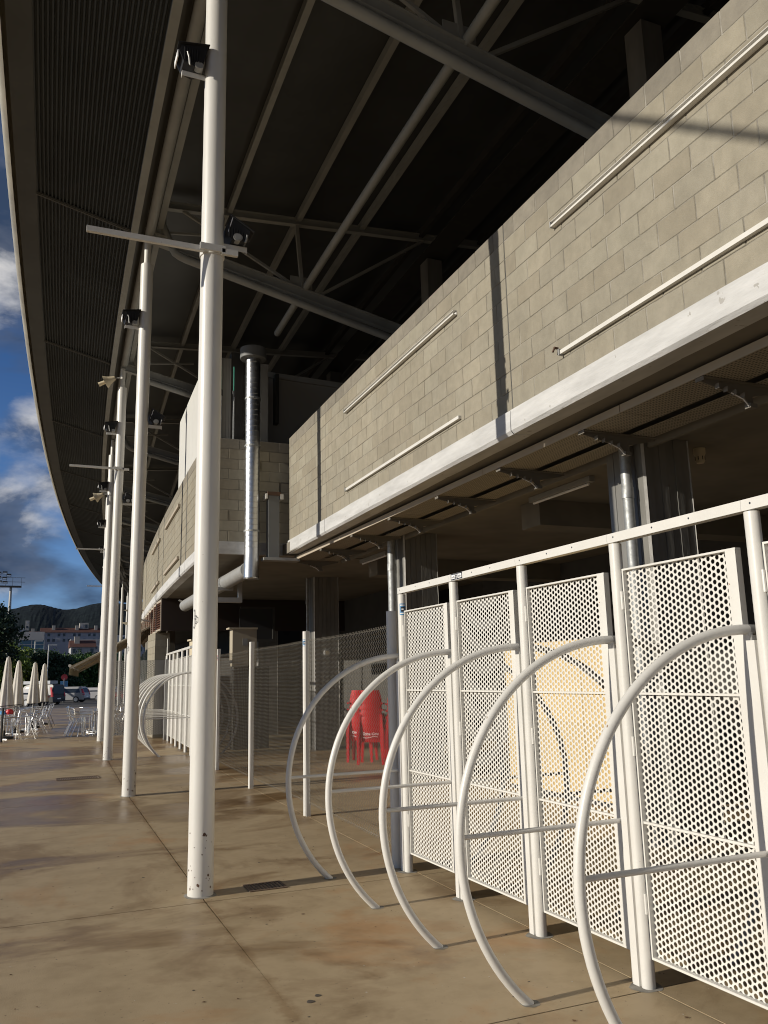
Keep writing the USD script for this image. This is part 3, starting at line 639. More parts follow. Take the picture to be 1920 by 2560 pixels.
# ------------------------------------------------------------------ chain-link fence
def link_mesh(y0, y1, z0, z1, xf, cell=0.050, r=0.0026, sag=0.012):
    m = MB(); w = cell
    ny = int((y1 - y0) / w); nz = int((z1 - z0) / (w / 2))
    for s in range(ny + 1):
        yb = y0 + s * w
        pts = []
        for k in range(nz + 1):
            yy = min(max(yb + (w if k % 2 else 0.0) * (1 if s % 2 == 0 else 1) + (0 if k % 2 else 0), y0), y1)
            top = z0 + (z1 - z0) * k / nz
            u = (yy - y0) / (y1 - y0)
            top -= sag * 4 * u * (1 - u) * (top - z0) / (z1 - z0)
            pts.append((float(xf(yy)) + (0.003 if k % 2 else -0.003), yy, top))
        m.tube(pts, r, 3, cap=False)
    return m
def fence_post(parent, x, y, h=2.16, rz=0):
    p = UsdGeom.Xform.Define(stage, f'{parent.GetPath()}/{numbered(str(parent.GetPath()), "post")}')
    p.AddTranslateOp().Set(Gf.Vec3d(x, y, 0)); p.AddRotateZOp().Set(rz)
    pr = p.GetPrim()
    m = MB().tube([(0, 0.03, 0), (0, 0.03, h)], 0.030, 14); m.build('round_edge', WHITE, pr, smooth=40)
    m = MB().box((0.012, -0.048, 0), (0.018, 0.02, h)); m.build('web', WHITE, pr)
    m = MB().box((-0.022, -0.056, 0), (0.032, -0.0485, h)); m.build('flange', WHITE, pr)
fence = thing('chain_link_fence', 'chain-link fence with white profiled posts between the two rows of gates', 'fence')
fp = [(3.035, 6.90), (3.174, 9.87), (3.217, 12.72), (3.33, 15.65), (3.43, 18.66)]
fx = lambda y: np.interp(y, [q[1] for q in fp], [q[0] for q in fp])
for k in range(4):
    link_mesh(fp[k][1] + 0.05, fp[k + 1][1] - 0.06, 0.14, 2.06, lambda y: fx(y) + 0.02).build('wire_mesh', WIRE, fence)
for x, y in fp[1:4]: fence_post(fence, x, y)
MB().tube([(3.03, 6.905, 0), (3.03, 6.905, 2.17)], 0.050, 18).build('end_post', WHITE, fence, smooth=40)
for z in (0.16, 2.04):
    MB().tube([(float(fx(y)) + 0.024, y, z - (0.012 * 4 * ((y - 6.9) % 2.94) / 2.94 * (1 - ((y - 6.9) % 2.94) / 2.94) * z / 2.06)) for y in np.linspace(7, 18.6, 50)], 0.0014, 4).build('tension_wire', WIRE, fence)
band_sticker(3.174, 9.90, 2.02, 0.030, 'blue sticker on the chain-link post behind the farthest near hoop', BINK, -3.0, -1.2, 0.08)
band_sticker(3.33, 15.68, 2.0, 0.030, 'dark red sticker on the chain-link post beside the nearest column', RINK, -2.8, -1.0, 0.09)
pf = thing('perforated_fence_panel', 'perforated metal fence panel facing the camera at the end of the far gates', 'fence', (0, 25.25, 0))
m = MB(); perforated(m, 0.0, 1.5, 0.1, 2.2, 0.0, p=0.05, d=0.033, seg=6)
v, f = m.mesh(); v2 = np.stack([v[:, 1] + 2.35, v[:, 0], v[:, 2]], -1)
obj('perforated_sheet', (v2, f), PANEL, pf)
MB().box((2.33, -0.02, 0), (2.37, 0.03, 2.25)).box((3.83, -0.02, 0), (3.87, 0.03, 2.25)).build('frame_post', WHITE, pf)
t = thing('gate_mast', 'thin dark post with a light rod at the end of the far gates', 'post', (3.74, 24.4, 0))
MB().box((-0.05, -0.05, 0), (0.05, 0.05, 2.2)).build('post', GREY, t); MB().tube([(0.02, 0.1, 2.2), (0.02, 0.1, 2.78)], 0.02, 8).build('rod', WHITE, t)

# ------------------------------------------------------------------ columns with lamps
ORD = ['nearest', 'second', 'third', 'fourth', 'fifth', 'sixth', 'seventh', 'eighth', 'ninth', 'tenth', 'eleventh', 'twelfth', 'thirteenth']
POLES = BAYS[1:]
def lamp(t, side):
    """flood lamp on a channel arm; side -1 towards the plaza, +1 towards the building"""
    if side < 0:
        m = MB().box((-0.40, -0.035, -0.05), (-0.10, -0.030, 0.035)).box((-0.40, -0.035, 0.030), (-0.10, 0.035, 0.035)).box((-0.403, -0.035, -0.05), (-0.40, 0.035, 0.035)); m.build('arm', WHITE, t)
        m = MB().poly([(-0.40, 0.10), (-0.46, 0.27), (-0.43, 0.36), (-0.14, 0.43), (-0.12, 0.38), (-0.18, 0.10), (-0.28, 0.055)], -0.15, 0.15, 1); hh = m.build('housing', BLACK, t)
        m = MB()
        for q in range(7): m.box((-0.40 + q * 0.03, -0.168, 0.12), (-0.388 + q * 0.03, -0.151, 0.33))
        m.build('fins', BLACK, t)
        MB().poly([(-0.47, 0.372), (-0.47, 0.362), (-0.10, 0.44), (-0.10, 0.45)], -0.19, 0.17, 1).build('visor', BLACK, t)
        MB().tube([(-0.22, -0.165, 0.085), (-0.22, -0.05, 0.085)], 0.052, 14).build('gear_ring', GREY, t, smooth=40)
        MB().tube([(-0.33, -0.17, 0.04), (-0.34, -0.172, 0.16), (-0.36, -0.172, 0.25)], 0.012, 6).build('yoke', GREY, t)
        MB().box((-0.475, -0.14, 0.16), (-0.462, 0.14, 0.27)).build('reflector', INK, t)
    else:
        m = MB().box((0.10, -0.035, -0.05), (0.40, -0.030, 0.035)).box((0.10, -0.035, 0.030), (0.40, 0.035, 0.035)).box((0.40, -0.035, -0.05), (0.403, 0.035, 0.035)); m.build('arm', WHITE, t)
        m = MB().poly([(0.20, 0.055), (0.14, 0.16), (0.15, 0.30), (0.20, 0.42), (0.42, 0.24), (0.40, 0.12), (0.36, 0.055)], -0.14, 0.14, 1); m.build('housing', BLACK, t)
        m = MB()
        for q in range(7): m.box((0.165 + q * 0.03, -0.158, 0.09), (0.177 + q * 0.03, -0.141, 0.26 - 0.012 * q))
        m.build('fins', BLACK, t)
        MB().poly([(0.18, 0.44), (0.17, 0.43), (0.46, 0.225), (0.465, 0.235)], -0.17, 0.17, 1).build('visor', BLACK, t)
        MB().tube([(0.27, -0.165, 0.10), (0.27, -0.05, 0.10)], 0.055, 14).tube([(0.27, -0.17, 0.10), (0.27, -0.164, 0.10)], 0.036, 12).build('gear_ring', GREY, t, smooth=40)
        MB().tube([(0.36, -0.15, 0.04), (0.38, -0.152, 0.16)], 0.012, 6).build('yoke', GREY, t)
        MB().poly([(0.155, 0.17), (0.165, 0.17), (0.215, 0.40), (0.205, 0.40)], -0.145, -0.1405, 1).build('reflector_edge', INK, t)
lampL = lampR = None
LS = (0.76, 0.62, 0.62)
for k, y in enumerate(POLES):
    x = float(xp(y)); z0 = float(gz(y)) - 0.01
    t = thing('support_column', f'{ORD[k]} tall white round steel column of the row, counted from the camera' if k else 'nearest tall white round steel column, standing at the paving joint', 'column', (x, y, 0), 0, 'white columns carrying the roof edge')
    MB().tube([(0, 0, z0), (0, 0, 8.20)], 0.0975, 28 if k < 4 else 14).build('shaft', POLE, t, smooth=40)
    MB().tube([(0, 0, 8.20), (0, 0, 8.66)], 0.052, 14).build('top_stub', POLE, t, smooth=40)
    if k < 4:
        rk = np.random.RandomState(90 + k)
        a_ = np.arange(26) * 2 * math.pi / 26; ro = 0.118 + 0.014 * rk.rand(26)
        gv_ = [(0.09 * math.cos(b), 0.09 * math.sin(b), 0.006) for b in a_] + [(r_ * math.cos(b), r_ * math.sin(b), 0.0012) for b, r_ in zip(a_, ro)]
        MB().add(gv_, [[q, 26 + q, 26 + (q + 1) % 26, (q + 1) % 26] for q in range(26)]).build('grout_ring', MORTAR, t)
        cm = MB()
        for q in range(26 if k == 0 else 14):
            b = -2.9 + 2.3 * rk.rand(); zc = 0.05 + 0.42 * rk.rand() ** 1.5; sz = 0.003 + 0.008 * rk.rand() ** 2
            nn = 7; rr_ = sz * (0.6 + 0.7 * rk.rand(nn)); pts_ = []
            for e in range(nn):
                bb = b + rr_[e] * math.cos(e * 6.283 / nn) / 0.0975; pts_.append((0.0981 * math.cos(bb), 0.0981 * math.sin(bb), zc + 1.3 * rr_[e] * math.sin(e * 6.283 / nn)))
            cm.add(pts_ + [(0.0982 * math.cos(b), 0.0982 * math.sin(b), zc)], [[e, (e + 1) % nn, nn] for e in range(nn)])
        cm.build('paint_chips', RUST, t)
    if k == 0 or k == 2 or k == 4 or k == 6:
        za = 5.27 if k == 0 else 6.28
        c = MB().tube([(0, 0, za - 0.03), (0, 0, za + 0.03)], 0.107, 28).build('clamp_band', WHITE, t, smooth=40)
        MB().box((-1.05, -0.095, za - 0.024), (-0.03, -0.06, za + 0.024)).build('banner_arm', WHITE, t)
        MB().box((-0.13, -0.135, za - 0.025), (0.09, -0.115, za + 0.035)).box((0.06, -0.135, za - 0.04), (0.20, -0.10, za + 0.01)).build('clamp', WHITE, t)
    st = MB()
    for q in range(4): st.box((-0.055 + 0.006 * q, -0.0995, 2.02 + 0.03 * q), (-0.049 + 0.006 * q, -0.089, 2.05 + 0.03 * q))
    if k < 2:
        m = MB(); a0 = -2.30
        def arcbox(b0, b1, zz0, zz1, rr=0.1036):
            v = [(rr * math.cos(a), rr * math.sin(a), zz) for a in (b0, b1) for zz in (zz0, zz1)]; m.add(v, [[0, 2, 3, 1]])
        arcbox(-2.75, -2.70, 2.02, 2.14); arcbox(-2.70, -2.62, 2.075, 2.085); arcbox(-2.62, -2.54, 2.04, 2.048); arcbox(-2.62, -2.54, 2.10, 2.108); arcbox(-2.56, -2.53, 2.04, 2.108)
        arcbox(-2.85, -2.75, 2.005, 2.02); arcbox(-2.85, -2.75, 2.14, 2.155); arcbox(-2.70, -2.62, 2.10, 2.106); arcbox(-2.54, -2.44, 2.052, 2.058); arcbox(-2.54, -2.44, 2.09, 2.096); arcbox(-2.46, -2.43, 2.052, 2.096)
        m.build('printed_mark', DINK, t)
    if k > 7: continue
    nm = f'on the {ORD[k]} white column'
    if lampL is None:
        lampL = thing('flood_lamp', f'black flood lamp, upper one facing the plaza, {nm}', 'flood lamp', (x, y, 7.0), 0, 'flood lamps on the columns', s=LS); lamp(lampL, -1)
        lampR = thing('flood_lamp', f'black flood lamp, lower one facing the building, {nm}', 'flood lamp', (x, y, 5.37), 0, 'flood lamps on the columns', s=LS); lamp(lampR, 1)
    else:
        dup(lampL, 'flood_lamp', f'black flood lamp, upper one facing the plaza, {nm}', 'flood lamp', (x, y, 7.1), 0, 'flood lamps on the columns', s=LS)
        dup(lampR, 'flood_lamp', f'black flood lamp, lower one facing the building, {nm}', 'flood lamp', (x, y, 5.5), 0, 'flood lamps on the columns', s=LS)
def horn(x, y, z, label):
    t = thing('horn_speaker', label, 'speaker', (x, y, z), -20)
    MB().lathe([(0.06, 0.0), (0.09, 0.10), (0.13, 0.20), (0.19, 0.30), (0.20, 0.305), (0.12, 0.18), (0.05, 0.02)], n=18).build('bell', BEIGEP, t, smooth=40)
    v = np.array(stage.GetPrimAtPath(str(t.GetPath()) + '/bell').GetAttribute('points').Get())
    R3 = 0.78 * np.array([[0, 0, -1], [0, 1, 0], [1, 0, 0]], float); tl = math.radians(25)
    R4 = np.array([[math.cos(tl), 0, -math.sin(tl)], [0, 1, 0], [math.sin(tl), 0, math.cos(tl)]])
    stage.GetPrimAtPath(str(t.GetPath()) + '/bell').GetAttribute('points').Set([Gf.Vec3f(*map(float, R4 @ R3 @ p)) for p in v])
    stage.GetPrimAtPath(str(t.GetPath()) + '/bell').RemoveProperty('normals')
    MB().tube([(-0.10, 0, -0.04), (-0.36, 0, -0.16)], [0.035, 0.05], 12).build('driver_tip', BEIGEP, t, smooth=40)
    MB().tube([(0, 0, 0), (0.14, 0, 0.0)], 0.014, 8).build('bracket', GREY, t)
horn(float(xp(POLES[2])) - 0.17, POLES[2] - 0.02, 8.42, 'beige horn loudspeaker at the top of the third white column')
horn(float(xp(POLES[3])) - 0.22, POLES[3] - 0.05, 7.0, 'beige horn loudspeaker beside the flood lamp on the fourth white column')

# ------------------------------------------------------------------ stadium roof
roof = thing('stadium_roof', 'long curved stadium roof with pale fascia edge and dark ribbed soffit', 'roof')
RY0, RY1 = -8.0, 84.0
ys = span(RY0, RY1, 1.2)
an = np.linspace(math.radians(250), math.radians(20), 12)
sweep(MB(), [(-1.99 + 0.14 * math.cos(a), 9.24 + 0.14 * math.sin(a)) for a in an], ys).build('fascia_roll', FASCIA, roof, smooth=60)
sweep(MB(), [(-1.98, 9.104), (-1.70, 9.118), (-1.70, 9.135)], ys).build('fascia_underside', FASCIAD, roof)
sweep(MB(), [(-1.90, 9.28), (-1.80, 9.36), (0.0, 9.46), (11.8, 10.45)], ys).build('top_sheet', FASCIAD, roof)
edges = [RY0] + POLES + [RY1]
for a, b in zip(edges[:-1], edges[1:]):
    if b - a < 0.3: continue
    # ribs run along the edge
    nr, x0, x1, zA, zB = 26, -1.70, -0.28, 9.12, 8.765
    pr = []
    for k in range(nr):
        for u, h in ((0.0, 0), (0.32, 0), (0.5, 0.034), (0.82, 0.034)):
            s = (k + u) / nr; pr.append((x0 + (x1 - x0) * s, zA + (zB - zA) * s + h))
    pr.append((x1, zB))
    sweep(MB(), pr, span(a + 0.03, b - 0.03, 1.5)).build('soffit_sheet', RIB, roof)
for y in POLES:
    x = float(xp(y))
    MB().beam((x - 1.70, y, 9.115), (x - 0.28, y, 8.76), 0.075, 0.03).beam((x - 1.70, y, 9.100), (x - 0.28, y, 8.745), 0.03, 0.02).build('soffit_joint', TRIM, roof)
# ring members along the column heads
sweep(MB(), [(-0.275, 8.80), (-0.275, 8.715), (-0.165, 8.715), (-0.165, 8.73), (-0.26, 8.73), (-0.26, 8.80)], ys).build('edge_channel', BEAMW, roof)
sweep(MB(), [(-0.165, 8.80), (-0.06, 8.86), (0.16, 8.88)], ys).build('edge_closer', TRIM, roof)
an = np.linspace(0, 2 * math.pi, 15)[:-1]
sweep(MB(), [(0.03 + 0.078 * math.cos(a), 8.78 + 0.078 * math.sin(a)) for a in an], ys, True).build('ring_pipe', BEAMW, roof, smooth=60)
sweep(MB(), [(0.13, 8.86), (0.23, 8.86), (0.23, 8.90), (0.13, 8.90)], ys, True).build('ring_bar', BEAMW, roof)
def zdeck(dx): return 9.55 + 0.075 * dx
def truss(y):
    x = float(xp(y))
    t = UsdGeom.Xform.Define(stage, f'{roof.GetPath()}/{numbered(str(roof.GetPath()), "truss")}')
    t.AddTranslateOp().Set(Gf.Vec3d(x, y, 0)); p = t.GetPrim()
    m = MB()
    lo = lambda dx: 8.80 - 0.217 * dx
    for (w, h, dz) in ((0.11, 0.012, 0.0), (0.012, 0.16, -0.086), (0.11, 0.012, -0.172)):
        m.beam((0.0, 0, lo(0) + dz), (6.4, 0, lo(6.4) + dz), w, h)
    m.build('i_beam', BEAMW, p)
    MB().tube([(0.02, 0.0, 9.50), (0.20, 0.0, 9.0), (0.38, 0.0, 8.60), (0.44, 0, 8.50), (0.52, 0, 8.455), (0.62, 0, 8.42), (1.4, 0, 8.24), (6.4, 0, 8.42 - 0.232 * 5.78)], 0.066, 14).build('chord_pipe', BEAMW, p, smooth=40)
    m = MB()
    up = lambda dx: 9.30 + 0.075 * dx
    m.beam((0.15, 0, up(0.15) + 0.06), (11.4, 0, up(11.4) + 0.06), 0.10, 0.012).beam((0.15, 0, up(0.15)), (11.4, 0, up(11.4)), 0.012, 0.12).beam((0.15, 0, up(0.15) - 0.06), (11.4, 0, up(11.4) - 0.06), 0.10, 0.012)
    m.build('upper_chord', BEAMW, p)
    MB().beam((2.52, 0, up(2.52) - 0.06), (2.62, 0, lo(2.62)), 0.06, 0.06).build('web_post', BEAMW, p)
    MB().beam((2.95, 0, lo(2.95) + 0.02), (5.0, 0, up(5.0) - 0.06), 0.05, 0.05).build('web_diagonal', BEAMW, p)
    MB().beam((0.3, 0, lo(0.3) + 0.1), (1.6, 0, up(1.6) - 0.42), 0.035, 0.035).build('web_tie', BEAMW, p)
    MB().beam((0.55, 0, up(0.55) - 0.06), (2.45, 0, lo(2.45) + 0.02), 0.045, 0.045).build('web_diagonal', BEAMW, p)
    MB().box((-0.05, -0.01, 8.62), (0.28, 0.01, 9.3)).build('gusset', BEAMW, p)
    MB().box((2.40, -0.008, lo(2.6)), (2.80, 0.008, lo(2.6) + 0.22)).build('gusset', BEAMW, p)
    MB().box((5.0, -0.15, 4.1), (5.3, 0.15, 9.2)).build('inner_post', CONCD, p)
    MB().beam((5.15, 0, 7.6), (6.3, 0, 8.9), 0.08, 0.1).build('strut', BEAMW, p)
for y in BAYS[:12]: truss(y)
for dx, z, kind in ((1.32, 9.43, 'z'), (2.55, 9.53, 'z'), (3.75, 9.62, 'z'), (4.95, 9.71, 'z'), (6.2, 9.80, 'z')):
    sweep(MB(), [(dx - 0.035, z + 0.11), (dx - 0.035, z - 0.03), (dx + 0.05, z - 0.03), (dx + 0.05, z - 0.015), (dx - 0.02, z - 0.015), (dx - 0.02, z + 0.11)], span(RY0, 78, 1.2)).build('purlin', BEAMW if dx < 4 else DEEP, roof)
an = np.linspace(0, 2 * math.pi, 13)[:-1]
sweep(MB(), [(2.68 + 0.062 * math.cos(a), 8.27 + 0.062 * math.sin(a)) for a in an], span(RY0, 14.95, 1.2), True).build('tie_pipe', BEAMW, roof, smooth=60)
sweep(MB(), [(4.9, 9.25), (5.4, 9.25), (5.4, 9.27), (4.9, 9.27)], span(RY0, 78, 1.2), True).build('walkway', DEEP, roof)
for a, b in zip(edges[:-1], edges[1:]):
    if b - a < 0.3: continue
    pitch = 0.068; nk = int((b - a) / pitch); pr = []
    for k in range(nk):
        for u, h in ((0.0, 0), (0.35, 0), (0.5, 0.034), (0.85, 0.034)): pr.append((a + (k + u) * (b - a) / nk, h))
    pr.append((b, 0))
    m = MB(); xs = [0.1, 11.6]
    v = [(float(xp(y)) + dx, y, zdeck(dx) + h) for (y, h) in pr for dx in xs]
    m.add(v, [[2 * k, 2 * k + 1, 2 * k + 3, 2 * k + 2] for k in range(len(pr) - 1)]).build('deck_sheet', DECK, roof)

# ------------------------------------------------------------------ second building part: end wall, facade, recess
def xB(y): return xp(y) + 1.42
wb = thing('projecting_block_wall', 'far block wall projecting towards the columns, with pale panel above', 'wall')
mm = [MB() for _ in range(4)]
courses = []
for k in range(10):
    for a, b in ((15.35, 18.16), (18.16, 23.38), (23.38, 28.6), (28.6, 33.9)):
        for (s0, s1) in lay(0, b - a, k % 2):
            courses.append((a + s0, a + s1, 4.14 + CH * k + 0.003, 4.14 + CH * (k + 1) - 0.003, k))
bt = MB()
for (y0, y1, z0, z1, k) in courses: block(bt if k == 9 else mm[R.randrange(4)], xB, y0, y1, z0, z1, R.uniform(-0.0015, 0.002))
for q in range(4): mm[q].build('blockwork', BL[q], wb, kind='stuff')
bt.build('capping_blocks', BLTOP, wb, kind='stuff')
m = MB()
for y0, y1 in zip(span(15.36, 33.9)[:-1], span(15.36, 33.9)[1:]):
    m.hexa([(xB(y0) + 0.0065, y0, 4.14), (xB(y0) + 0.0065, y0, 6.132), (xB(y1) + 0.0065, y1, 4.14), (xB(y1) + 0.0065, y1, 6.132), (xB(y0) + 0.2, y0, 4.14), (xB(y0) + 0.2, y0, 6.132), (xB(y1) + 0.2, y1, 4.14), (xB(y1) + 0.2, y1, 6.132)])
m.build('mortar_core', MORTAR, wb)
for y in (18.16, 23.38): MB().box((float(xB(y)) - 0.006, y - 0.02, 3.9 if y > 20 else 4.14), (float(xB(y)) + 0.03, y + 0.02, 6.14)).build('joint_strip', TRIM, wb)
ledge(15.36, 18.14, xB, wb); ledge(18.18, 33.9, xB, wb)
for (y0, y1) in ((19.4, 22.6), (24.4, 27.4)):
    for z in (5.63, 4.39):
        m = MB()
        for a, b in zip(span(y0, y1)[:-1], span(y0, y1)[1:]): m.beam((float(xB(a)) - 0.03, a, z), (float(xB(b)) - 0.03, b, z), 0.05, 0.07)
        m.build('rail', TRAYL, wb)
for y0, y1 in ((15.5, 17.9), (17.9, 20.4)):
    m = MB(); m.hexa([(xB(y0) + 0.05, y0, 6.14), (xB(y0) + 0.05, y0, 7.95), (xB(y1) + 0.05, y1 - 0.004, 6.14), (xB(y1) + 0.05, y1 - 0.004, 7.95), (xB(y0) + 0.25, y0, 6.14), (xB(y0) + 0.25, y0, 7.95), (xB(y1) + 0.25, y1 - 0.004, 6.14), (xB(y1) + 0.25, y1 - 0.004, 7.95)]); m.build('pale_panel', PALE, wb)
# end wall facing the camera: blocks one by one
ew = thing('end_block_wall', 'shaded block end wall facing the camera behind the spiral duct', 'wall', (0, 15.3, 0))
xe0 = float(xB(15.3))
for k in range(10):
    for (s0, s1) in lay(0, 1.62, k % 2):
        a, b, z0, z1 = xe0 + s0, xe0 + s1, 4.14 + CH * k + 0.003, 4.14 + CH * (k + 1) - 0.003
        m = MB(); c = 0.004; pr = R.uniform(-0.0015, 0.002)
        v = [(a + c, -pr, z0 + c), (b - c, -pr, z0 + c), (b - c, -pr, z1 - c), (a + c, -pr, z1 - c), (a, c - pr, z0), (b, c - pr, z0), (b, c - pr, z1), (a, c - pr, z1), (a, 0.05, z0), (b, 0.05, z0), (b, 0.05, z1), (a, 0.05, z1)]
        f = [[0, 1, 2, 3]] + [[o + q, o + 4 + q, o + 4 + (q + 1) % 4, o + (q + 1) % 4] for o in (0, 4) for q in range(4)]
        m.add(v, f).build('block', BLTOP if k == 9 else BL[R.randrange(4)], ew)
MB().box((xe0 + 0.05, 0.0065, 4.14), (4.7, 0.045, 6.13)).build('mortar_core', MORTAR, ew)
MB().box((xe0 - 0.02, -0.03, 3.9), (4.7, 0.04, 4.136)).build('ledge', BAND, ew)
fs = thing('far_floor_slab', 'concrete soffit slab under the far projecting block wall', 'slab')
m = MB()
for y0, y1 in zip(span(15.34, 60)[:-1], span(15.34, 60)[1:]):
    m.hexa([(xB(y0) + 0.2, y0, 3.9), (xB(y0) + 0.2, y0, 4.12), (xB(y1) + 0.2, y1, 3.9), (xB(y1) + 0.2, y1, 4.12), (14, y0, 3.9), (14, y0, 4.12), (14, y1, 3.9), (14, y1, 4.12)])
m.build('slab', CONC, fs)
iw = thing('recess_wall', 'dark grey rendered wall with a pale top rail in the recess under the roof', 'wall', (0, 16.6, 0))
MB().box((3.6, 0, 6.14), (10.5, 0.2, 7.95)).build('wall', pm('shaded_render', (0.42, 0.415, 0.39), rough=0.85), iw)
MB().beam((4.4, -0.02, 8.02), (10.5, -0.02, 7.85), 0.06, 0.12).build('top_rail', RENDER, iw)
MB().box((4.05, -0.9, 6.14), (4.27, -0.5, 7.9)).build('pilaster', RENDER, iw)
MB().box((4.62, -0.2, 6.9), (4.70, -0.02, 8.0)).build('hanger', TRIM, iw)
pl = thing('ribbed_pilaster', 'pale ribbed sheet pilaster standing on the shaded end block wall', 'pilaster', (3.30, 15.62, 6.14))
for q in range(6): MB().box((0.0 + q * 0.032, 0.0 if q % 2 else 0.012, 0), (0.032 + q * 0.032, 0.2, 1.75)).build('rib', RENDER, pl)
MB().box((0.20, 0.02, 0), (0.46, 0.2, 1.9)).build('side_panel', INNER, pl)
for x, lab in ((3.25, 'thin pipe with green upper end, left of the ribbed pilaster'), (3.50, 'thin pipe with green upper end, right of the ribbed pilaster')):
    t = thing('riser_pipe', lab, 'pipe', (x, 15.4, 6.14))
    MB().tube([(0, 0, 0), (0, 0, 0.95)], 0.017, 8).build('lower_pipe', GALV, t); MB().tube([(0, 0, 0.95), (0, 0, 1.5)], 0.010, 8).build('upper_pipe', pm('green_pipe', (0.05, 0.30, 0.22), rough=0.5) if x < 3.3 else L + 'green_pipe', t)
    MB().tube([(0, 0, 0.88), (0, 0, 1.0)], 0.03, 8).build('valve', RUBBER, t)
# spiral duct
CAPM = pm('dull_zinc', (0.16, 0.165, 0.165), rough=0.6)
t = thing('spiral_duct', 'tall shiny spiral steel flue with a wide cap beside the shaded end wall', 'duct', (3.81, 15.12, 0))
prof = []
prof.append((0.1425, 3.42)); z = 3.9
while z < 7.74:
    for dz, dr in ((0, 0), (0.096, 0), (0.099, 0.003), (0.104, 0.003)):
        if z + dz < 7.75: prof.append((0.1425 + dr, z + dz))
    z += 0.107
MB().lathe(prof, n=36).build('pipe', DUCT, t, smooth=25)
MB().lathe([(0.001, 3.415), (0.144, 3.415), (0.150, 3.43), (0.144, 3.445)], n=36).build('bottom_cap', DUCT, t, smooth=25)
MB().lathe([(0.15, 7.72), (0.25, 7.73), (0.255, 7.74), (0.255, 7.93), (0.25, 7.94), (0.001, 7.97)], n=32).build('rain_cap', CAPM, t, smooth=25)
for zz in (4.30, 5.95, 6.9): MB().lathe([(0.146, zz), (0.152, zz), (0.152, zz + 0.035), (0.146, zz + 0.035)], n=30).build('clip_band', GALV, t)
t = thing('horizontal_duct', 'grey round duct running level under the far soffit from the spiral flue', 'duct', (3.76, 0, 3.60))
pts = [(0.0, y, -0.10 * (y - 15.2) / 6) for y in np.linspace(15.2, 17.0, 40)]
MB().tube(pts, [0.14 + 0.006 * (k % 2) for k in range(40)], 20).build('flexible_section', GREY, t, smooth=25)
MB().tube([(0, 17.0, -0.03), (0, 17.1, -0.032)], 0.155, 20).build('collar', GALV, t, smooth=40)
MB().tube([(0, 17.1, -0.032), (0.0, 21.8, -0.11)], 0.145, 20).build('rigid_section', GREY, t, smooth=40)
MB().tube([(-0.1, 21.7, 0.0), (-0.18, 21.7, 0.02)], 0.02, 8).build('damper_handle', WHITE, t)
t = thing('box_duct', 'upright grey box duct between the spiral flue and the near block wall', 'duct', (4.195, 15.05, 0))
MB().box((-0.105, -0.08, 3.82), (0.105, 0.08, 5.0)).build('box', CAPM, t); MB().box((-0.13, -0.10, 5.0), (0.13, 0.1, 5.07)).build('top_collar', RUST, t)
MB().box((-0.16, -0.11, 4.93), (-0.125, 0.1, 5.03)).box((0.125, -0.11, 4.93), (0.18, 0.1, 5.03)).build('hook', WHITE, t)
MB().box((-0.2, -0.12, 3.76), (0.5, 0.1, 3.815)).build('foot', GREY, t)
t = thing('duct_bracket', 'grey square steel frame hanging from the far soffit behind the nearest column', 'bracket', (0, 17.0, 0))
MB().box((3.2, -0.06, 3.15), (4.08, 0.1, 3.25)).box((4.0, -0.05, 3.25), (4.08, 0.05, 3.9)).box((3.3, -0.05, 3.40), (3.9, 0.05, 3.46)).box((3.84, -0.05, 3.46), (3.9, 0.05, 3.62)).build('frame', GREY, t)
t = thing('air_conditioner', 'beige box cabinet hung on a dark pier behind the chain-link fence', 'cabinet', (4.50, 19.6, 0))
MB().box((0, 0, 1.9), (0.58, 0.3, 2.76)).build('case', CABN, t); MB().box((0.05, 0.05, 0), (0.9, 0.4, 1.895)).build('pier', INNER, t); MB().box((-0.09, -0.03, 2.76), (0.60, 0.3, 2.80)).build('lid', CABN, t); MB().box((0.24, -0.004, 2.38), (0.36, -0.0005, 2.54)).build('label_plate', GREY, t)
t = thing('beige_cabinet', 'beige upright cabinet behind the far gates left of the nearest column', 'cabinet', (4.05, 22.2, 0))
MB().box((0, 0, 0), (0.5, 0.5, 2.62)).build('case', BEIGEP, t); MB().box((-0.06, -0.03, 2.62), (0.53, 0.5, 2.66)).build('lid', BEIGEP, t)
t = thing('wall_frame', 'dark wall opening with a pale sill deep behind the chain-link fence', 'frame', (5.4, 22.6, 2.6))
MB().box((0.0, -0.03, 0), (0.9, 0.03, 0.07)).box((0.9, -0.03, 0), (0.96, 0.03, 0.95)).box((0, -0.03, 0.9), (0.9, 0.03, 0.95)).build('frame', INNER, t); MB().box((-0.02, 0, 0.07), (0.9, 0.02, 0.9)).build('opening', RUBBER, t); MB().box((-0.25, -0.05, -0.12), (-0.05, 0.05, 0.06)).build('junction_box', GREY, t)
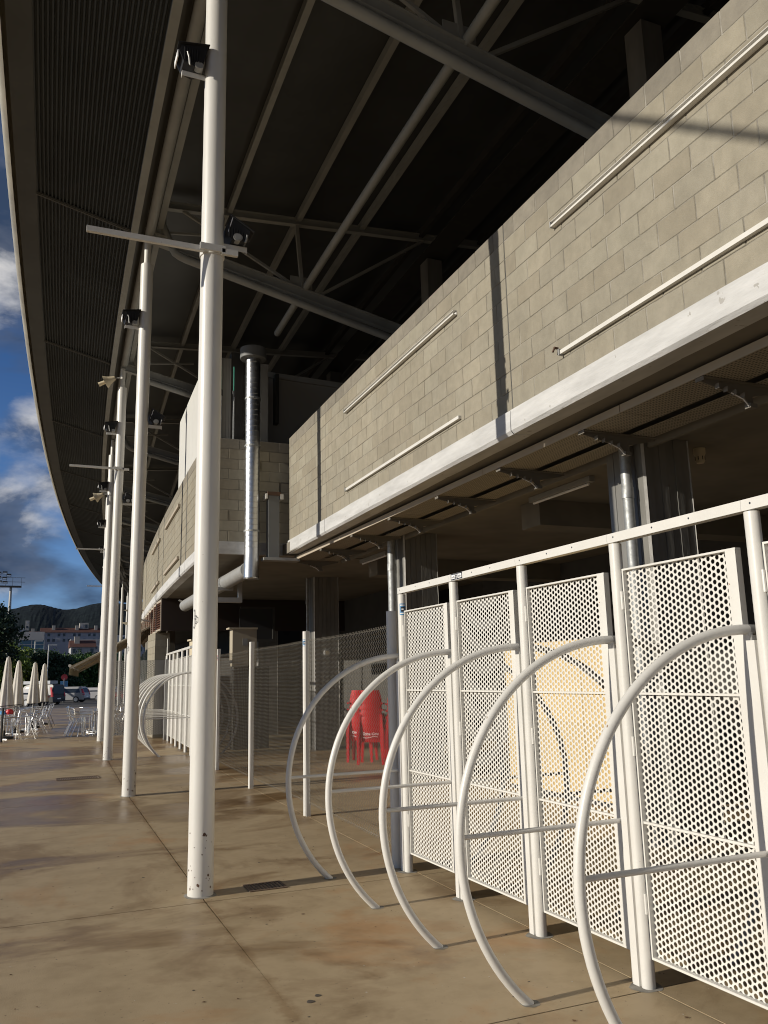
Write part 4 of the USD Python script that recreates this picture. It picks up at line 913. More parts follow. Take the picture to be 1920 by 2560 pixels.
# louvres and pier below the far facade
t = thing('louvre_band', 'red-brown louvred vents under the far block wall', 'vent', (0, 0, 0))
for k in range(9):
    y0 = 24.15 + 1.05 * k; y1 = y0 + 1.0
    xw = float(xB(y0)) + 0.05
    fr = MB().box((xw - 0.01, y0, 3.0), (xw + 0.06, y0 + 0.05, 3.86)).box((xw - 0.01, y1 - 0.05, 3.0), (xw + 0.06, y1, 3.86)).box((xw - 0.01, y0 + 0.05, 3.80), (xw + 0.06, y1 - 0.05, 3.86)).box((xw - 0.01, y0 + 0.05, 3.0), (xw + 0.06, y1 - 0.05, 3.05)).build('vent_frame', TRAYL, t)
    for q in range(11):
        z0 = 3.07 + q * 0.067
        MB().add([(xw - 0.012, y0 + 0.05, z0), (xw - 0.012, y1 - 0.05, z0), (xw + 0.05, y1 - 0.05, z0 + 0.05), (xw + 0.05, y0 + 0.05, z0 + 0.05)], [[0, 1, 2, 3]]).build('slat', LOUVRE, fr)
MB().box((float(xB(24.1)) + 0.06, 24.1, 2.98), (9.0, 24.16, 3.89)).build('return_panel', pm('louvre_dark_brown', (0.035, 0.022, 0.016), rough=0.7), t)
t = thing('block_pier', 'pale block pier at the far end of the far gates', 'pier', (float(xB(25.0)) + 0.03, 25.4, 0))
for k in range(15):
    m = MB().box((0, 0.004, k * 0.2 + 0.003), (0.42, 1.6, (k + 1) * 0.2 - 0.003)); m.build('block', BL[R.choice((0, 3))], t)
MB().box((0.01, 0.012, 0), (0.41, 1.59, 2.98)).build('mortar_core', MORTAR, t)
t = thing('shop_front', 'dark glazed shop front beyond the far gates', 'building', (0, 0, 0))
for k in range(12):
    y0 = 27.2 + 2.9 * k; xw = float(xB(y0)) + 0.5
    MB().box((xw, y0, 0), (xw + 0.25, y0 + 0.3, 3.9)).build('pier', CONC, t)
    MB().box((xw + 0.12, y0 + 0.3, 0), (xw + 0.16, y0 + 2.9, 2.98)).build('glazing', GLASSD, t)
MB().box((9, 20, 0), (9.3, 60, 3.9)).build('back_wall', INNER, t)
# far upper facade beyond the blocks
t = thing('far_facade', 'pale far facade of the stadium beyond the block wall', 'building', (0, 0, 0))
for k in range(14):
    y0 = 33.95 + 3.2 * k; y1 = y0 + 3.15
    xw0, xw1 = float(xB(y0)) + 0.35, float(xB(y1)) + 0.35
    MB().hexa([(xw0, y0, 4.12), (xw0, y0, 6.1), (xw1, y1, 4.12), (xw1, y1, 6.1), (xw0 + 0.2, y0, 4.12), (xw0 + 0.2, y0, 6.1), (xw1 + 0.2, y1, 4.12), (xw1 + 0.2, y1, 6.1)]).build('wall_panel', BL[3], t)
# satellite dish on the facade
for (y, z, lab) in ((27.2, 3.75, 'pale satellite dish bracket hung on the far ledge, nearest one'), (30.0, 3.55, 'pale satellite dish bracket hung on the far ledge, farther one')):
    t = thing('satellite_dish', lab, 'satellite dish', (float(xB(y)) - 0.55, y, z))
    MB().lathe([(0.001, -0.04), (0.15, -0.02), (0.30, 0.05), (0.31, 0.052), (0.15, -0.005), (0.001, -0.02)], n=18).build('dish', RENDER, t, smooth=40)
    MB().tube([(0, 0, -0.03), (0.25, 0, -0.25), (0.5, 0.0, -0.3)], 0.025, 8).build('arm', RENDER, t)
    MB().tube([(0, 0.0, 0), (0.12, -0.1, 0.22)], 0.01, 6).build('feed_arm', GREY, t)

# ------------------------------------------------------------------ awning, cafe furniture
t = thing('awning', 'beige canvas awning sloping from the far facade over the cafe tables', 'awning', (0, 0, 0))
def aw(y): return float(xp(y)) + 1.75, float(xp(y)) - 0.95
ysw = np.linspace(27.4, 37.5, 14); m = MB(); vv = []
for y in ysw:
    xi, xo = aw(y)
    for s in np.linspace(0, 1, 6): vv.append((xi + (xo - xi) * s, y, 3.55 - 1.45 * s - 0.06 * math.sin(s * math.pi)))
m.add(vv, [[a * 6 + b, (a + 1) * 6 + b, (a + 1) * 6 + b + 1, a * 6 + b + 1] for a in range(13) for b in range(5)]).build('canvas', AWN, t)
m = MB(); vv = []
for q, y in enumerate(np.linspace(27.4, 37.5, 40)):
    xo = aw(y)[1]; vv += [(xo, y, 2.10), (xo - 0.01, y, 1.86 + 0.03 * math.sin(q * 1.9))]
m.add(vv, [[2 * k, 2 * k + 1, 2 * k + 3, 2 * k + 2] for k in range(39)]).build('valance', AWN, t)
for y in (27.5, 32.4, 37.4):
    xi, xo = aw(y); MB().beam((xi, y, 3.50), (xo, y, 2.04), 0.05, 0.06).build('folding_arm', WHITE, t)
xo0, xo1 = aw(27.4)[1], aw(37.5)[1]
MB().tube([(xo0, 27.35, 2.12), (xo1, 37.55, 2.12)], 0.045, 10).build('front_bar', WHITE, t, smooth=40)

def cafe_chair(t):
    MB().tube([(-0.22, 0.22, 0), (-0.24, 0.20, 0.42), (-0.24, 0.20, 0.63), (-0.22, -0.1, 0.66), (-0.20, -0.22, 0.66), (-0.22, -0.26, 0.84), (-0.1, -0.30, 0.85), (0.1, -0.30, 0.85), (0.22, -0.26, 0.84), (0.20, -0.22, 0.66), (0.22, -0.1, 0.66), (0.24, 0.20, 0.63), (0.24, 0.20, 0.42), (0.22, 0.22, 0)], 0.015, 6).build('frame', ALU, t)
    for s in (-1, 1): MB().tube([(s * 0.22, -0.32, 0), (s * 0.2, -0.15, 0.42), (s * 0.2, -0.22, 0.66)], 0.0125, 6).build('rear_leg', ALU, t)
    st = MB()
    for q in range(6): st.box((-0.21, -0.19 + q * 0.07, 0.425), (0.21, -0.19 + q * 0.07 + 0.05, 0.437))
    st.build('seat', ALU, t)
    b = MB()
    for q in range(3): b.beam((-0.2, -0.235 - q * 0.018, 0.60 + q * 0.085), (0.2, -0.235 - q * 0.018, 0.60 + q * 0.085), 0.012, 0.05)
    b.build('back_slats', ALU, t)
def cafe_table(t):
    MB().box((-0.35, -0.35, 0.715), (0.35, 0.35, 0.735)).build('top', ALU, t)
    MB().tube([(0, 0, 0.03), (0, 0, 0.715)], 0.03, 10).build('stem', ALU, t)
    m = MB()
    for a in range(4): m.beam((0, 0, 0.03), (0.33 * math.cos(a * 1.5708 + 0.785), 0.33 * math.sin(a * 1.5708 + 0.785), 0.015), 0.04, 0.03)
    m.build('foot', ALU, t)
c0 = t0 = None
place = []
cl = [(-0.25, 27.3, 95), (0.18, 27.9, 80), (-0.75, 27.9, 200), (0.45, 30.2, 85), (0.52, 30.9, 95), (-0.45, 29.9, 10), (0.72, 33.0, 85), (0.78, 33.7, 92), (0.0, 33.2, -90), (0.92, 35.4, 88), (-0.6, 31.3, 180), (0.2, 35.4, -92)]
for q, (x, y, r) in enumerate(cl): place.append(('chair', x, y, r, f'aluminium cafe chair {["nearest the black pole", "beside the first parasol", "left edge", "second row outer", "second row outer farther", "second row inner", "third row outer", "third row outer farther", "third row inner", "last row outer", "second row left", "last row inner"][q]} in the group under the parasols'))
cr = [(1.62, 28.4, -85), (1.72, 27.9, -80), (1.95, 27.95, -20), (1.7, 29.3, -90), (2.85, 28.2, 80), (2.8, 28.9, 95), (2.75, 29.9, 85), (1.75, 30.2, -95)]
for q, (x, y, r) in enumerate(cr): place.append(('chair', x, y, r, f'aluminium cafe chair {["at the outer left", "nearest the front", "front centre", "second on the left", "nearest on the right", "second on the right", "third on the right", "third on the left"][q]} of the group under the awning'))
for q, (x, y) in enumerate(((-0.55, 27.9), (-0.2, 30.5), (0.35, 33.3), (0.55, 35.4))): place.append(('table', x, y, 5 * q, f'square aluminium cafe table, {["first", "second", "third", "fourth"][q]} in the row under the parasols'))
for q, (x, y) in enumerate(((2.25, 28.4), (2.25, 29.4), (2.25, 30.5))): place.append(('table', x, y, 0, f'square aluminium cafe table, {["first", "second", "third"][q]} in the row under the awning'))
for kind, x, y, r, lab in place:
    if kind == 'chair':
        if c0 is None: c0 = thing('cafe_chair', lab, 'chair', (x, y, 0), r, 'aluminium cafe chairs'); cafe_chair(c0)
        else: dup(c0, 'cafe_chair', lab, 'chair', (x, y, 0), r, 'aluminium cafe chairs')
    else:
        if t0 is None: t0 = thing('cafe_table', lab, 'table', (x, y, 0), r, 'aluminium cafe tables'); cafe_table(t0)
        else: dup(t0, 'cafe_table', lab, 'table', (x, y, 0), r, 'aluminium cafe tables')
t = thing('bag', 'red and blue bag lying on a cafe table under the parasols', 'bag', (-0.3, 28.0, 0.735))
MB().lathe([(0.001, 0), (0.10, 0.0), (0.12, 0.06), (0.08, 0.13), (0.001, 0.14)], n=10).build('red_half', RED, t, smooth=50); MB().lathe([(0.001, 0), (0.10, 0.0), (0.11, 0.05), (0.07, 0.09), (0.001, 0.1)], (-0.18, 0.02, 0), n=10).build('blue_half', BINK, t, smooth=50)
def parasol(t):
    fl = lambda a, s: 1 + 0.20 * s * np.cos(8 * a + 0.5) + 0.08 * s * np.cos(3 * a + 1)
    MB().lathe([(0.001, 2.42), (0.055, 2.41), (0.085, 2.25), (0.115, 1.95), (0.155, 1.5), (0.19, 1.15), (0.215, 0.92), (0.20, 0.91), (0.001, 1.2)], n=48, flute=fl).build('canopy', CANVAS, t, smooth=50)
    MB().tube([(0, 0, 0.05), (0, 0, 2.45)], 0.025, 10).build('pole', GREY, t, smooth=40)
    MB().lathe([(0.001, 0), (0.28, 0.0), (0.28, 0.06), (0.05, 0.09), (0.03, 0.25), (0.001, 0.25)], n=20).build('base', RUBBER, t, smooth=30)
p0 = thing('parasol', 'closed off-white parasol, largest one at the left edge', 'parasol', (-0.42, 28.3, 0), 20, 'closed parasols in a row'); parasol(p0)
for q, (x, y, r, sc, lab) in enumerate(((-0.13, 31.6, 50, 0.985, 'closed off-white parasol, second from the left edge'), (0.42, 34.5, 5, 0.985, 'closed off-white parasol, third from the left edge'), (0.80, 36.8, 75, 0.985, 'closed off-white parasol, rightmost and farthest of the row'))):
    dup(p0, 'parasol', lab, 'parasol', (x, y, 0), r, 'closed parasols in a row', s=(1.0, 1.0, sc))
t = thing('black_pole', 'thin black umbrella pole at the left edge before the cafe tables', 'pole', (-0.46, 26.8, 0))
MB().tube([(0, 0, 0), (0, 0, 0.95)], 0.03, 8).build('pole', BLACK, t); MB().beam((-0.5, 0, 0.95), (0.5, 0.3, 1.03), 0.02, 0.02).build('arm', BLACK, t)

# red chairs stacked behind the fence
def red_chair(t, dz, dx):
    m = MB(); vv = []
    us = np.linspace(-1, 1, 7); zs = np.linspace(0.40, 0.86, 7)
    for z in zs:
        s = (z - 0.40) / 0.46; w = 0.185 + 0.03 * math.sin(s * math.pi) - 0.05 * max(0, s - 0.6)
        for u in us: vv.append((dx + u * w, -0.20 - 0.07 * s + 0.05 * u * u + 0.16 * dz, z + dz))
    m.add(vv, [[a * 7 + b, a * 7 + b + 1, (a + 1) * 7 + b + 1, (a + 1) * 7 + b] for a in range(6) for b in range(6)])
    m.build('backrest', RED, t, smooth=60)
    m = MB().box((dx - 0.21, -0.2, 0.40 + dz), (dx + 0.21, 0.22, 0.425 + dz)); m.build('seat', RED, t)
    for sx in (-1, 1):
        MB().beam((dx + sx * 0.20, -0.21, 0.41 + dz), (dx + sx * 0.235, -0.25, dz), 0.05, 0.035, up=(0, 1, 0)).build('leg', RED, t)
        MB().beam((dx + sx * 0.20, 0.21, 0.41 + dz), (dx + sx * 0.235, 0.25, dz), 0.05, 0.035, up=(0, 1, 0)).build('leg', RED, t)
        MB().beam((dx + sx * 0.225, -0.22, 0.62 + dz), (dx + sx * 0.225, 0.2, 0.60 + dz), 0.045, 0.025).build('armrest', RED, t)
txt = meshkit.text_mesh('Coca-Cola', 0.055, 0.002, bold=True)
tv = np.array(txt.vertices); tv[:, 0] -= tv[:, 0].mean()
tw = tv[:, 0].max() - tv[:, 0].min()
for q, (x, y, nst, rz, lab) in enumerate(((6.12, 15.5, 5, -34, 'stack of red plastic chairs with white lettering, leftmost behind the fence'), (6.10, 14.95, 5, -30, 'stack of red plastic chairs with white lettering, middle one behind the fence'), (6.34, 14.2, 5, -26, 'stack of red plastic chairs with white lettering, beside the gate end post'))):
    for k in range(nst):
        lab2 = lab.replace('stack of red plastic chairs', f'red plastic chair {["lowest", "second", "third", "fourth", "topmost"][k]} in its stack,')
        t = thing('plastic_chair', lab2, 'chair', (x, y, 0.0), rz, 'stacked red plastic chairs')
        red_chair(t, 0.12 * k, 0.0)
        if k == 0:
            s = 0.30 / tw
            vv = np.stack([tv[:, 0] * s, -0.2105 - 0.06 * 0.3 - tv[:, 2] * 0.5 + 0.05 * (tv[:, 0] * s / 0.2) ** 2 - 0.012, 0.53 + tv[:, 1] * s * 1.1], -1)
            obj('lettering', (vv, np.array(txt.faces)), INK, t)
            wv = [(u, -0.222 + 0.05 * (u / 0.2) ** 2 - 0.012, 0.49 + 0.012 * math.sin(u * 22)) for u in np.linspace(-0.14, 0.14, 14)]
            MB().tube(wv, 0.0055, 5).build('wave_line', INK, t)

# ------------------------------------------------------------------ cars
def paint(name, c): return pm(name, c, rough=0.42, spec=0.5)
CARP = {'white': paint('car_white', (0.34, 0.34, 0.35)), 'silver': paint('car_silver', (0.42, 0.44, 0.47)), 'black': paint('car_black', (0.02, 0.021, 0.024)), 'blue': paint('car_blue', (0.35, 0.42, 0.52)), 'red': paint('car_red', (0.30, 0.02, 0.03))}
TAIL = pm('tail_lamp', (0.42, 0.015, 0.02), rough=0.15)
def car(label, loc, rz, col, kind='suv'):
    """nose along +y"""
    t = thing('parked_car', label, 'car', loc, rz, 'cars parked beyond the plaza')
    Lc, W, Hc = {'suv': (4.5, 1.82, 1.66), 'hatch': (4.1, 1.75, 1.48), 'van': (4.8, 1.85, 1.95), 'estate': (4.7, 1.8, 1.5)}[kind]
    low = [(-Lc / 2 + 0.05, 0.30), (-Lc / 2, 0.45), (-Lc / 2 + 0.02, 0.75), (-Lc / 2 + 0.10, 0.98), (Lc * 0.18, 0.98), (Lc * 0.40, 0.90), (Lc / 2 - 0.04, 0.74), (Lc / 2, 0.45), (Lc / 2 - 0.1, 0.28)]
    top = [(-Lc / 2 + 0.10, 0.98), (-Lc / 2 + 0.32, Hc - 0.12), (-Lc / 2 + 0.55, Hc), (0.15, Hc), (0.55, Hc - 0.08), (Lc * 0.24, 0.98)]
    if kind == 'hatch': top[1] = (-Lc / 2 + 0.42, Hc - 0.10)
    if kind == 'van': top = [(-Lc / 2 + 0.08, 0.98), (-Lc / 2 + 0.14, Hc - 0.1), (-Lc / 2 + 0.3, Hc), (Lc * 0.15, Hc), (Lc * 0.24, Hc - 0.1), (Lc * 0.36, 0.98)]
    def loft(poly, w0, w1, z0, z1, name, mt):
        p = np.array(poly); zz = p[:, 1]
        w = np.interp(zz, [z0, z1], [w0, w1])
        v = np.vstack([np.stack([-w, p[:, 0], zz], -1), np.stack([w, p[:, 0], zz], -1)])
        nn = len(p); c = p.mean(0); v = np.vstack([v, [[-np.interp(c[1], [z0, z1], [w0, w1]), c[0], c[1]], [np.interp(c[1], [z0, z1], [w0, w1]), c[0], c[1]]]])
        f = [[k, (k + 1) % nn, nn + (k + 1) % nn, nn + k] for k in range(nn)]
        tri = [[2 * nn, (k + 1) % nn, k] for k in range(nn)] + [[2 * nn + 1, nn + k, nn + (k + 1) % nn] for k in range(nn)]
        mb = MB(); mb.add(v, f); mb.add(v, tri); return mb.build(name, mt, t, smooth=38)
    loft(low, W / 2 - 0.04, W / 2, 0.3, 0.98, 'body', CARP[col])
    loft(top, W / 2 - 0.02, W / 2 - 0.20, 0.98, Hc, 'cabin', CARP[col])
    y0, y1 = top[0][0] + 0.38, top[-1][0] - 0.28
    for s in (-1, 1):
        m = MB(); a = W / 2 - 0.02 + 0.006; b = W / 2 - 0.16 + 0.006
        m.quad((s * a, y0, 1.03), (s * a, y1, 1.03), (s * b, y1 - 0.55, Hc - 0.18), (s * b, y0 + 0.15, Hc - 0.18)); m.build('side_window', GLASSD, t)
    r0, r1 = np.array(top[0]), np.array(top[1]); dd = (r1 - r0)
    q0, q1 = r0 + 0.10 * dd, r0 + 0.92 * dd
    MB().quad((-W / 2 + 0.16, q0[0] - 0.012, q0[1]), (W / 2 - 0.16, q0[0] - 0.012, q0[1]), (W / 2 - 0.27, q1[0] - 0.012, q1[1]), (-W / 2 + 0.27, q1[0] - 0.012, q1[1])).build('rear_window', GLASSD, t)
    for s in (-1, 1):
        m = MB()
        if kind in ('suv', 'van'): m.hexa([(s * (W / 2 - 0.17), -Lc / 2 - 0.01, 0.80), (s * (W / 2 - 0.19), -Lc / 2 + 0.22, Hc - 0.25), (s * (W / 2 - 0.17), -Lc / 2 + 0.18, 0.80), (s * (W / 2 - 0.19), -Lc / 2 + 0.42, Hc - 0.25), (s * (W / 2 + 0.012), -Lc / 2 - 0.0, 0.80), (s * (W / 2 - 0.08), -Lc / 2 + 0.22, Hc - 0.25), (s * (W / 2 + 0.012), -Lc / 2 + 0.2, 0.80), (s * (W / 2 - 0.08), -Lc / 2 + 0.42, Hc - 0.25)])
        else: m.box((s * (W / 2 - 0.35), -Lc / 2 - 0.012, 0.72), (s * (W / 2 + 0.008), -Lc / 2 + 0.22, 0.88))
        m.build('tail_lamp', TAIL, t)
    MB().box((-0.26, -Lc / 2 - 0.012, 0.55), (0.26, -Lc / 2 + 0.01, 0.66)).build('number_plate', INK, t)
    MB().box((-W / 2 + 0.05, -Lc / 2 - 0.03, 0.30), (W / 2 - 0.05, -Lc / 2 + 0.1, 0.46)).build('bumper', RUBBER, t)
    for sx in (-1, 1):
        for yy in (-Lc * 0.30, Lc * 0.31):
            w = MB().tube([(sx * (W / 2 - 0.20), yy, 0.33), (sx * (W / 2 + 0.015), yy, 0.33)], 0.33, 18).build('wheel', RUBBER, t, smooth=40)
            MB().tube([(sx * (W / 2 + 0.0155), yy, 0.33), (sx * (W / 2 + 0.022), yy, 0.33)], 0.21, 12).build('rim', ALU, w, smooth=40)
    return t
car('white hatchback at the left end of the car row, partly behind a parasol', (0.25, 80, float(gz(80))), 40, 'white', 'hatch')
t = car('dark people carrier with a pale roof box', (1.6, 90, float(gz(90))), 48, 'black', 'van')
MB().box((-0.55, -1.7, 2.02), (0.55, 1.5, 2.32)).build('roof_box', CARP['silver'], t)
car('white off-roader with tall red tail lamps', (4.5, 98, float(gz(98))), 66, 'white', 'suv')
car('white hatchback behind the white off-roader', (7.4, 104, float(gz(104))), 60, 'white', 'hatch')
car('dark estate car in the second row of parked cars', (6.3, 112, float(gz(112)) + 0.02), 70, 'black', 'estate')
car('pale blue car in the second row beside the columns', (9.6, 114, float(gz(114))), 60, 'blue', 'hatch')
car('silver hatchback in the second row, behind the parasols', (2.2, 112, float(gz(112)) + 0.02), 70, 'silver', 'hatch')
car('red car seen between the far columns', (11.2, 96, float(gz(96))), 50, 'red', 'hatch')

# ------------------------------------------------------------------ trees, town, hills
def tree(name, label, cat, x, y, z, h, crown, mat, nl, size, trunk=0.25, group=None, seed=0):
    """crown: list of (cx, cy, cz, rx, ry, rz) clumps"""
    rs = np.random.RandomState(seed)
    t = thing(name, label, cat, (x, y, z), 0, group)
    mb = MB(); top = max(c[2] for c in crown)
    mb.tube([(0, 0, -0.3), (0.05 * trunk, 0.1, top * 0.45), (0, 0, top)], [trunk, trunk * 0.75, trunk * 0.3], 8)
    for c in crown[:5]: mb.tube([(0, 0, top * 0.35), (c[0] * 0.5, c[1] * 0.5, c[2] * 0.75), (c[0], c[1], c[2])], [trunk * 0.45, trunk * 0.3, trunk * 0.12], 5)
    mb.build('trunk', BARK, t, smooth=50)
    vol = np.array([c[3] * c[4] * c[5] for c in crown]); cnt = (nl * vol / vol.sum()).astype(int) + 1
    P = []
    for c, k in zip(crown, cnt):
        d = rs.normal(size=(k, 3)); d /= np.linalg.norm(d, axis=1, keepdims=True)
        rr = rs.uniform(0.35, 1.0, (k, 1)) ** 0.45 * (1 + 0.22 * rs.normal(size=(k, 1)))
        P.append(np.array(c[:3]) + d * rr * np.array(c[3:]))
    P = np.vstack(P); k = len(P)
    a = rs.normal(size=(k, 3)); a /= np.linalg.norm(a, axis=1, keepdims=True)
    b = np.cross(a, rs.normal(size=(k, 3))); b /= np.linalg.norm(b, axis=1, keepdims=True)
    s = size * rs.uniform(0.6, 1.3, (k, 1))
    V = np.stack([P - a * s, P + b * s * 0.6, P + a * s, P - b * s * 0.6], 1).reshape(-1, 3)
    F = np.arange(4 * k).reshape(-1, 4)
    MB().add(V, F).build('crown', mat, t)
    return t
def clumps(rs, n, w, d, z0, z1, r):
    return [(rs.uniform(-w, w), rs.uniform(-d, d), rs.uniform(z0, z1), r * rs.uniform(0.7, 1.3), r * rs.uniform(0.7, 1.3), r * rs.uniform(0.55, 0.9)) for _ in range(n)]
rs = np.random.RandomState(5)
tree('pine_tree', 'dark pine tree cut by the left edge above the parasols', 'tree', -4.3, 96, -0.45, 11, clumps(rs, 22, 3.2, 3, 5.2, 10.0, 1.5), LEAF[0], 9000, 0.20, 0.3, seed=1)
hz = [(-2.4, 112, 7.6, 2, 'bright yellow-green bushy tree at the left edge behind the parasols'), (0.9, 116, 7.0, 2, 'green bushy tree behind the second and third parasols'), (3.6, 114, 6.4, 3, 'deep green bushy tree right of the parasols'), (6.4, 118, 6.0, 1, 'green bushy tree above the dark car with roof box'), (9.4, 120, 5.9, 1, 'deep green bushy tree left of the awning end'), (12.6, 124, 5.9, 3, 'deep green bushy tree behind the awning end'), (-5.4, 118, 6.4, 3, 'deep green bushy tree at the far left edge')]
for q, (x, y, h, mi, lab) in enumerate(hz):
    tree('bushy_tree', lab, 'tree', x, y, -0.45, h, clumps(rs, 22, 2.0, 1.6, 1.5, h - 0.9, 1.2), LEAF[mi], 7000, 0.17, 0.16, 'bushy trees behind the car park', seed=20 + q)
for q, (x, y, h, lab) in enumerate(((9.0, 150, 7.6, 'dark tree in front of the red roofed house'), (12.5, 156, 7.6, 'dark tree right of the white office building'), (15.5, 152, 7.0, 'dark tree behind the fourth column'))):
    tree('dark_tree', lab, 'tree', x, y, -0.45, h, clumps(rs, 14, 2.3, 2, 3.0, h - 1.4, 1.5), LEAF[3], 3600, 0.24, 0.2, 'dark trees below the town', seed=60 + q)

def at(az, d): return d * math.sin(math.radians(az)), d * math.cos(math.radians(az))
def zel(el, d): return EYE + d * math.tan(math.radians(el))
# white office building
OFF = pm('office_cladding', (0.56, 0.53, 0.48), (0.52, 0.49, 0.45), rough=0.7, scale=0.3)
GLB = pm('office_glass', (0.06, 0.16, 0.22), (0.05, 0.12, 0.17), rough=0.12, scale=0.2, spec=0.8)
d = 175
t = thing('office_building', 'white office building with blue glass band behind the trees', 'building', (0, 0, 0))
cx, cy_ = at(1.14, d)
zt, zm, zb = zel(3.22, d), zel(2.72, d), zel(1.2, d)
for k in range(6):
    xa, xb_ = cx - 3.4 * (k + 1), cx - 3.4 * k
    MB().box((xa + 0.02, cy_, zm), (xb_ - 0.02, cy_ + 0.4, zt)).build('cladding_panel', OFF, t)
for k in range(8):
    for r in range(3):
        z1 = zm - 0.06 - r * 0.85; z0 = z1 - 0.78
        xa, xb_ = cx - 2.2 * (k + 1), cx - 2.2 * k
        MB().box((xa + 0.06, cy_ + 0.1, z0), (xb_ - 0.06, cy_ + 0.16, z1)).build('glass_pane', GLB, t)
m = MB()
for k in range(9): m.box((cx - 2.2 * k - 0.06, cy_ + 0.04, -1), (cx - 2.2 * k + 0.06, cy_ + 0.3, zm))
for r in range(4): m.box((cx - 18, cy_ + 0.05, zm - 0.06 - r * 0.85), (cx, cy_ + 0.28, zm - r * 0.85 + 0.01))
m.build('mullions', OFF, t)
MB().box((cx - 20, cy_ + 0.4, -1), (cx + 0.0, cy_ + 60, zt - 0.05)).build('volume', OFF, t)
for k in range(6):
    MB().box((cx + 0.01, cy_ + 4 + k * 9, zt - 1.5), (cx + 0.05, cy_ + 7 + k * 9, zt - 0.6)).build('side_window', GLASSD, t)
# houses of the town
TW = [pm('town_wall_white', (0.36, 0.38, 0.42), rough=0.9), pm('town_wall_cream', (0.42, 0.39, 0.34), rough=0.9), pm('town_wall_grey', (0.38, 0.38, 0.38), rough=0.9)]
TR = pm('town_roof_tile', (0.085, 0.03, 0.02), (0.065, 0.024, 0.017), rough=0.85, scale=0.6)
def house(name, label, az0, az1, d, el_base, el_eave, el_top, wall_m, windows, flat=False, chim=0, dep=10):
    x0, y0 = at(az0, d); x1, _ = at(az1, d)
    zb, ze, zt = zel(el_base, d), zel(el_eave, d), zel(el_top, d)
    t = thing(name, label, 'building', (0, 0, 0))
    MB().box((x0, y0, zb - 8), (x1, y0 + dep, ze)).build('wall', wall_m, t)
    if not flat:
        r = MB(); r.poly([(y0 - 0.5, ze), (y0 + dep + 0.5, ze), (y0 + dep / 2 + 0.5, zt), (y0 + dep / 2 - 0.5, zt)], x0 - 0.4, x1 + 0.4, 0)
        rf = r.build('roof', TR, t)
        for k in range(chim):
            xx = x0 + (x1 - x0) * (0.15 + 0.3 * k + 0.03 * (k % 2))
            MB().box((xx, y0 + 2, ze), (xx + 1.4, y0 + 4, zt + 1.0)).build('chimney', TW[1], rf)
    nx, nz = windows; ww = (x1 - x0) / nx; hh = (ze - zb) / max(nz, 1)
    for a in range(nx):
        for b in range(nz):
            w0 = x0 + (a + 0.25) * ww; z0 = zb + (b + 0.3) * hh
            f = MB().box((w0, y0 - 0.10, z0), (w0 + ww * 0.5, y0 - 0.02, z0 + hh * 0.5)).build('window', GLASSD if (a + b) % 3 else TW[2], t)
    return t
house('apartment_house', 'long apartment house with brown tiled roof below the hills', 0.93, 5.2, 420, 2.5, 3.18, 3.50, TW[0], (14, 2), chim=3)
house('roof_block', 'pale flat stair block on the long tiled roof', 3.20, 3.75, 424, 3.3, 3.78, 3.78, TW[1], (2, 1), flat=True, dep=5)
house('tall_house', 'narrow pale tower house left of the long tiled roof', -0.02, 0.22, 400, 2.8, 3.92, 3.95, TW[1], (1, 4), flat=True, dep=6)
house('grey_house', 'low bluish grey house beside the pine tree', -0.6, -0.05, 390, 2.8, 3.45, 3.5, TW[0], (3, 2), flat=True)
house('cream_house', 'cream terrace houses under the long apartment house', 2.7, 4.6, 330, 1.6, 2.75, 2.8, TW[2], (9, 3), flat=True)
house('red_roof_house', 'small house with a dark red roof right of the office building', 2.75, 4.2, 260, 1.2, 2.25, 2.72, TW[2], (4, 2), chim=1)
house('brown_roof_house', 'small house with brown roof left of the long apartment house', 0.25, 0.90, 410, 2.6, 3.1, 3.3, TW[1], (3, 1), chim=1)
house('far_block', 'far grey apartment block between the columns', 4.6, 7.5, 340, 0.5, 3.0, 3.2, TW[0], (10, 4), flat=True)
# hills
HILL = pm('wooded_hillside', (0.007, 0.011, 0.015), (0.014, 0.021, 0.023), rough=0.95, scale=0.05, detail=9, spec=0.1)
def hill(name, prof, d, dep, amp, seed):
    azs = np.linspace(prof[0][0], prof[-1][0], 260)
    els = np.interp(azs, [p[0] for p in prof], [p[1] for p in prof])
    els = np.convolve(np.pad(els, 6, 'edge'), np.ones(13) / 13, 'valid')
    vv = []
    rows = 14
    for r in range(rows):
        s = r / (rows - 1)
        for a, e in zip(azs, els):
            dd = d + dep * s
            x, y = at(a, dd)
            z = (zel(e, d + dep) + 3) * (math.sin(s * math.pi / 2) ** 0.8)
            nz_ = float(meshkit.fbm(np.array([x * 0.02, y * 0.02, seed]), 4)) - 0.5
            vv.append((x, y, z + amp * nz_ * (0.3 + s) * 0.4 + (4.5 * R.random() if r == rows - 1 else 1.2 * R.random()) - 2))
    n_ = len(azs)
    f = [[a * n_ + b, a * n_ + b + 1, (a + 1) * n_ + b + 1, (a + 1) * n_ + b] for a in range(rows - 1) for b in range(n_ - 1)]
    tag(obj(name, (np.array(vv), np.array(f)), HILL), kind='structure')
hill('hills', [(-16, 3.6), (-8, 4.2), (-3, 3.9), (-0.9, 4.42), (-0.3, 4.62), (0.3, 4.80), (0.75, 4.82), (1.2, 4.78), (1.6, 4.60), (2.0, 4.42), (2.35, 4.33), (2.7, 4.42), (3.2, 4.60), (3.7, 4.80), (4.1, 4.88), (5, 4.95), (7, 4.7), (10, 4.2), (18, 3.4)], 1500, 700, 3, 3.0)
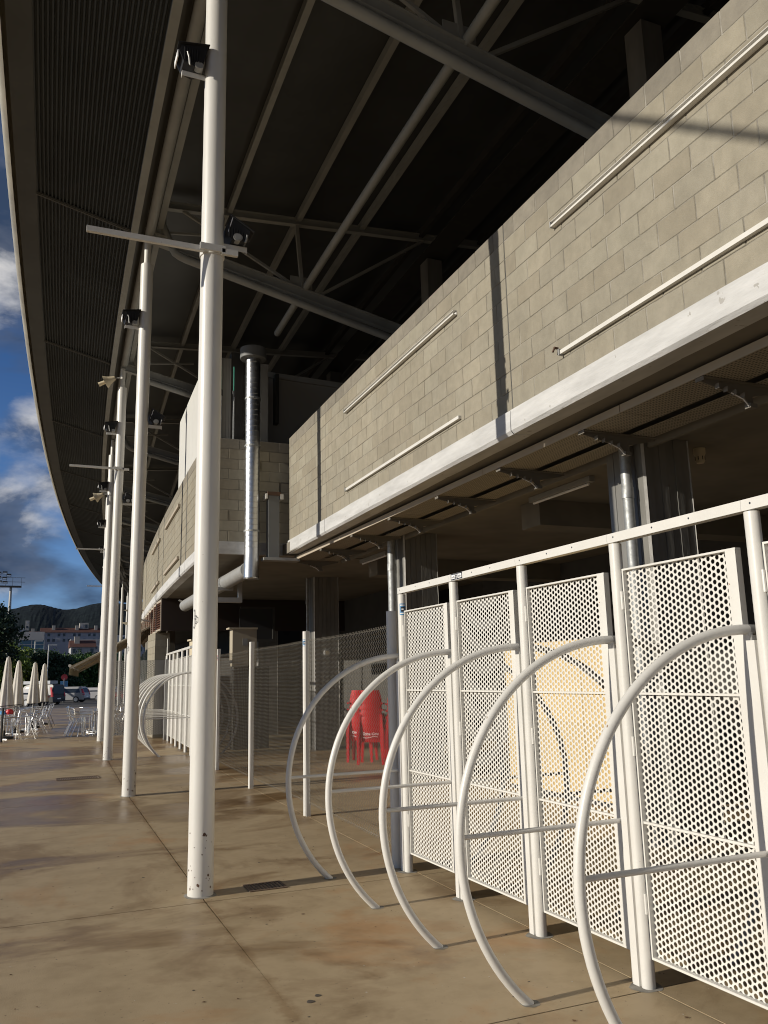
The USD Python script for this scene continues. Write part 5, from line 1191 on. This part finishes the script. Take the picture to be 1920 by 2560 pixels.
# flood light mast and street lamps
d = 150; mx, my = at(-0.98, d)
t = thing('floodlight_mast', 'tall floodlight mast with railed platform above the pine tree', 'light mast', (mx, my, 0))
zp = zel(5.98, d)
MB().tube([(0, 0, -1), (0, 0, zp)], [0.38, 0.2], 12).build('pole', GREY, t, smooth=40)
MB().box((-2.0, -0.6, zp), (1.6, 0.6, zp + 0.22)).build('platform', TRIM, t)
for xx in (-1.9, -0.8, 0.2, 1.5): MB().box((xx, -0.6, zp + 0.22), (xx + 0.06, -0.54, zp + 1.5)).build('rail_post', GREY, t)
for zz in (0.8, 1.5): MB().box((-1.9, -0.6, zp + zz), (2.1, -0.55, zp + zz + 0.07)).build('rail', GREY, t)
for k, (xx, zz) in enumerate(((-1.9, 2.0), (-1.0, 2.1), (-1.9, 1.3), (-1.0, 1.2), (-0.4, 1.7), (-1.7, 0.6), (-0.9, 0.5))):
    l_ = MB().box((xx - 0.35, -0.9, zp + zz), (xx + 0.35, -0.5, zp + zz + 0.42)).build('lamp', TRIM, t); MB().box((xx - 0.28, -0.93, zp + zz + 0.02), (xx + 0.28, -0.901, zp + zz + 0.16)).build('glass', ALU, l_)
for az, d, el0, el1, lab in ((0.62, 120, 1.5, 2.62, 'street lamp with flat pale head before the office building, left one'), (1.42, 110, 1.5, 2.36, 'street lamp with flat pale head before the office building, right one')):
    x, y = at(az, d); t = thing('street_lamp', lab, 'street lamp', (x, y, 0))
    z1 = zel(el1, d); MB().tube([(0, 0, -0.6), (0, 0, z1)], 0.06, 8).build('pole', WHITE, t); MB().box((-0.05, -0.15, z1), (0.95, 0.15, z1 + 0.14)).build('head', WHITE, t)
t = thing('road_sign', 'blue and red road sign among the cars under the awning end', 'sign', (4.3, 101, -0.45))
MB().tube([(0, 0, 0), (0, 0, 2.6)], 0.05, 6).build('pole', GREY, t); MB().tube([(0, -0.03, 2.7), (0, 0, 2.7)], 0.34, 18).build('disc', RINK, t); MB().box((-0.4, -0.03, 1.4), (0.4, 0, 2.3)).build('panel', BINK, t)
t = thing('leaning_mast', 'slanting steel mast standing in the plaza left of the camera', 'mast', (-5, 0, 0))
MB().tube([(0, -6.9, 0), (0, 5.2, 9.68)], [0.042, 0.032], 12).build('pole', GREY, t, smooth=40)
MB().box((-0.25, -7.2, 0), (0.25, -6.6, 0.03)).build('base_plate', GREY, t)
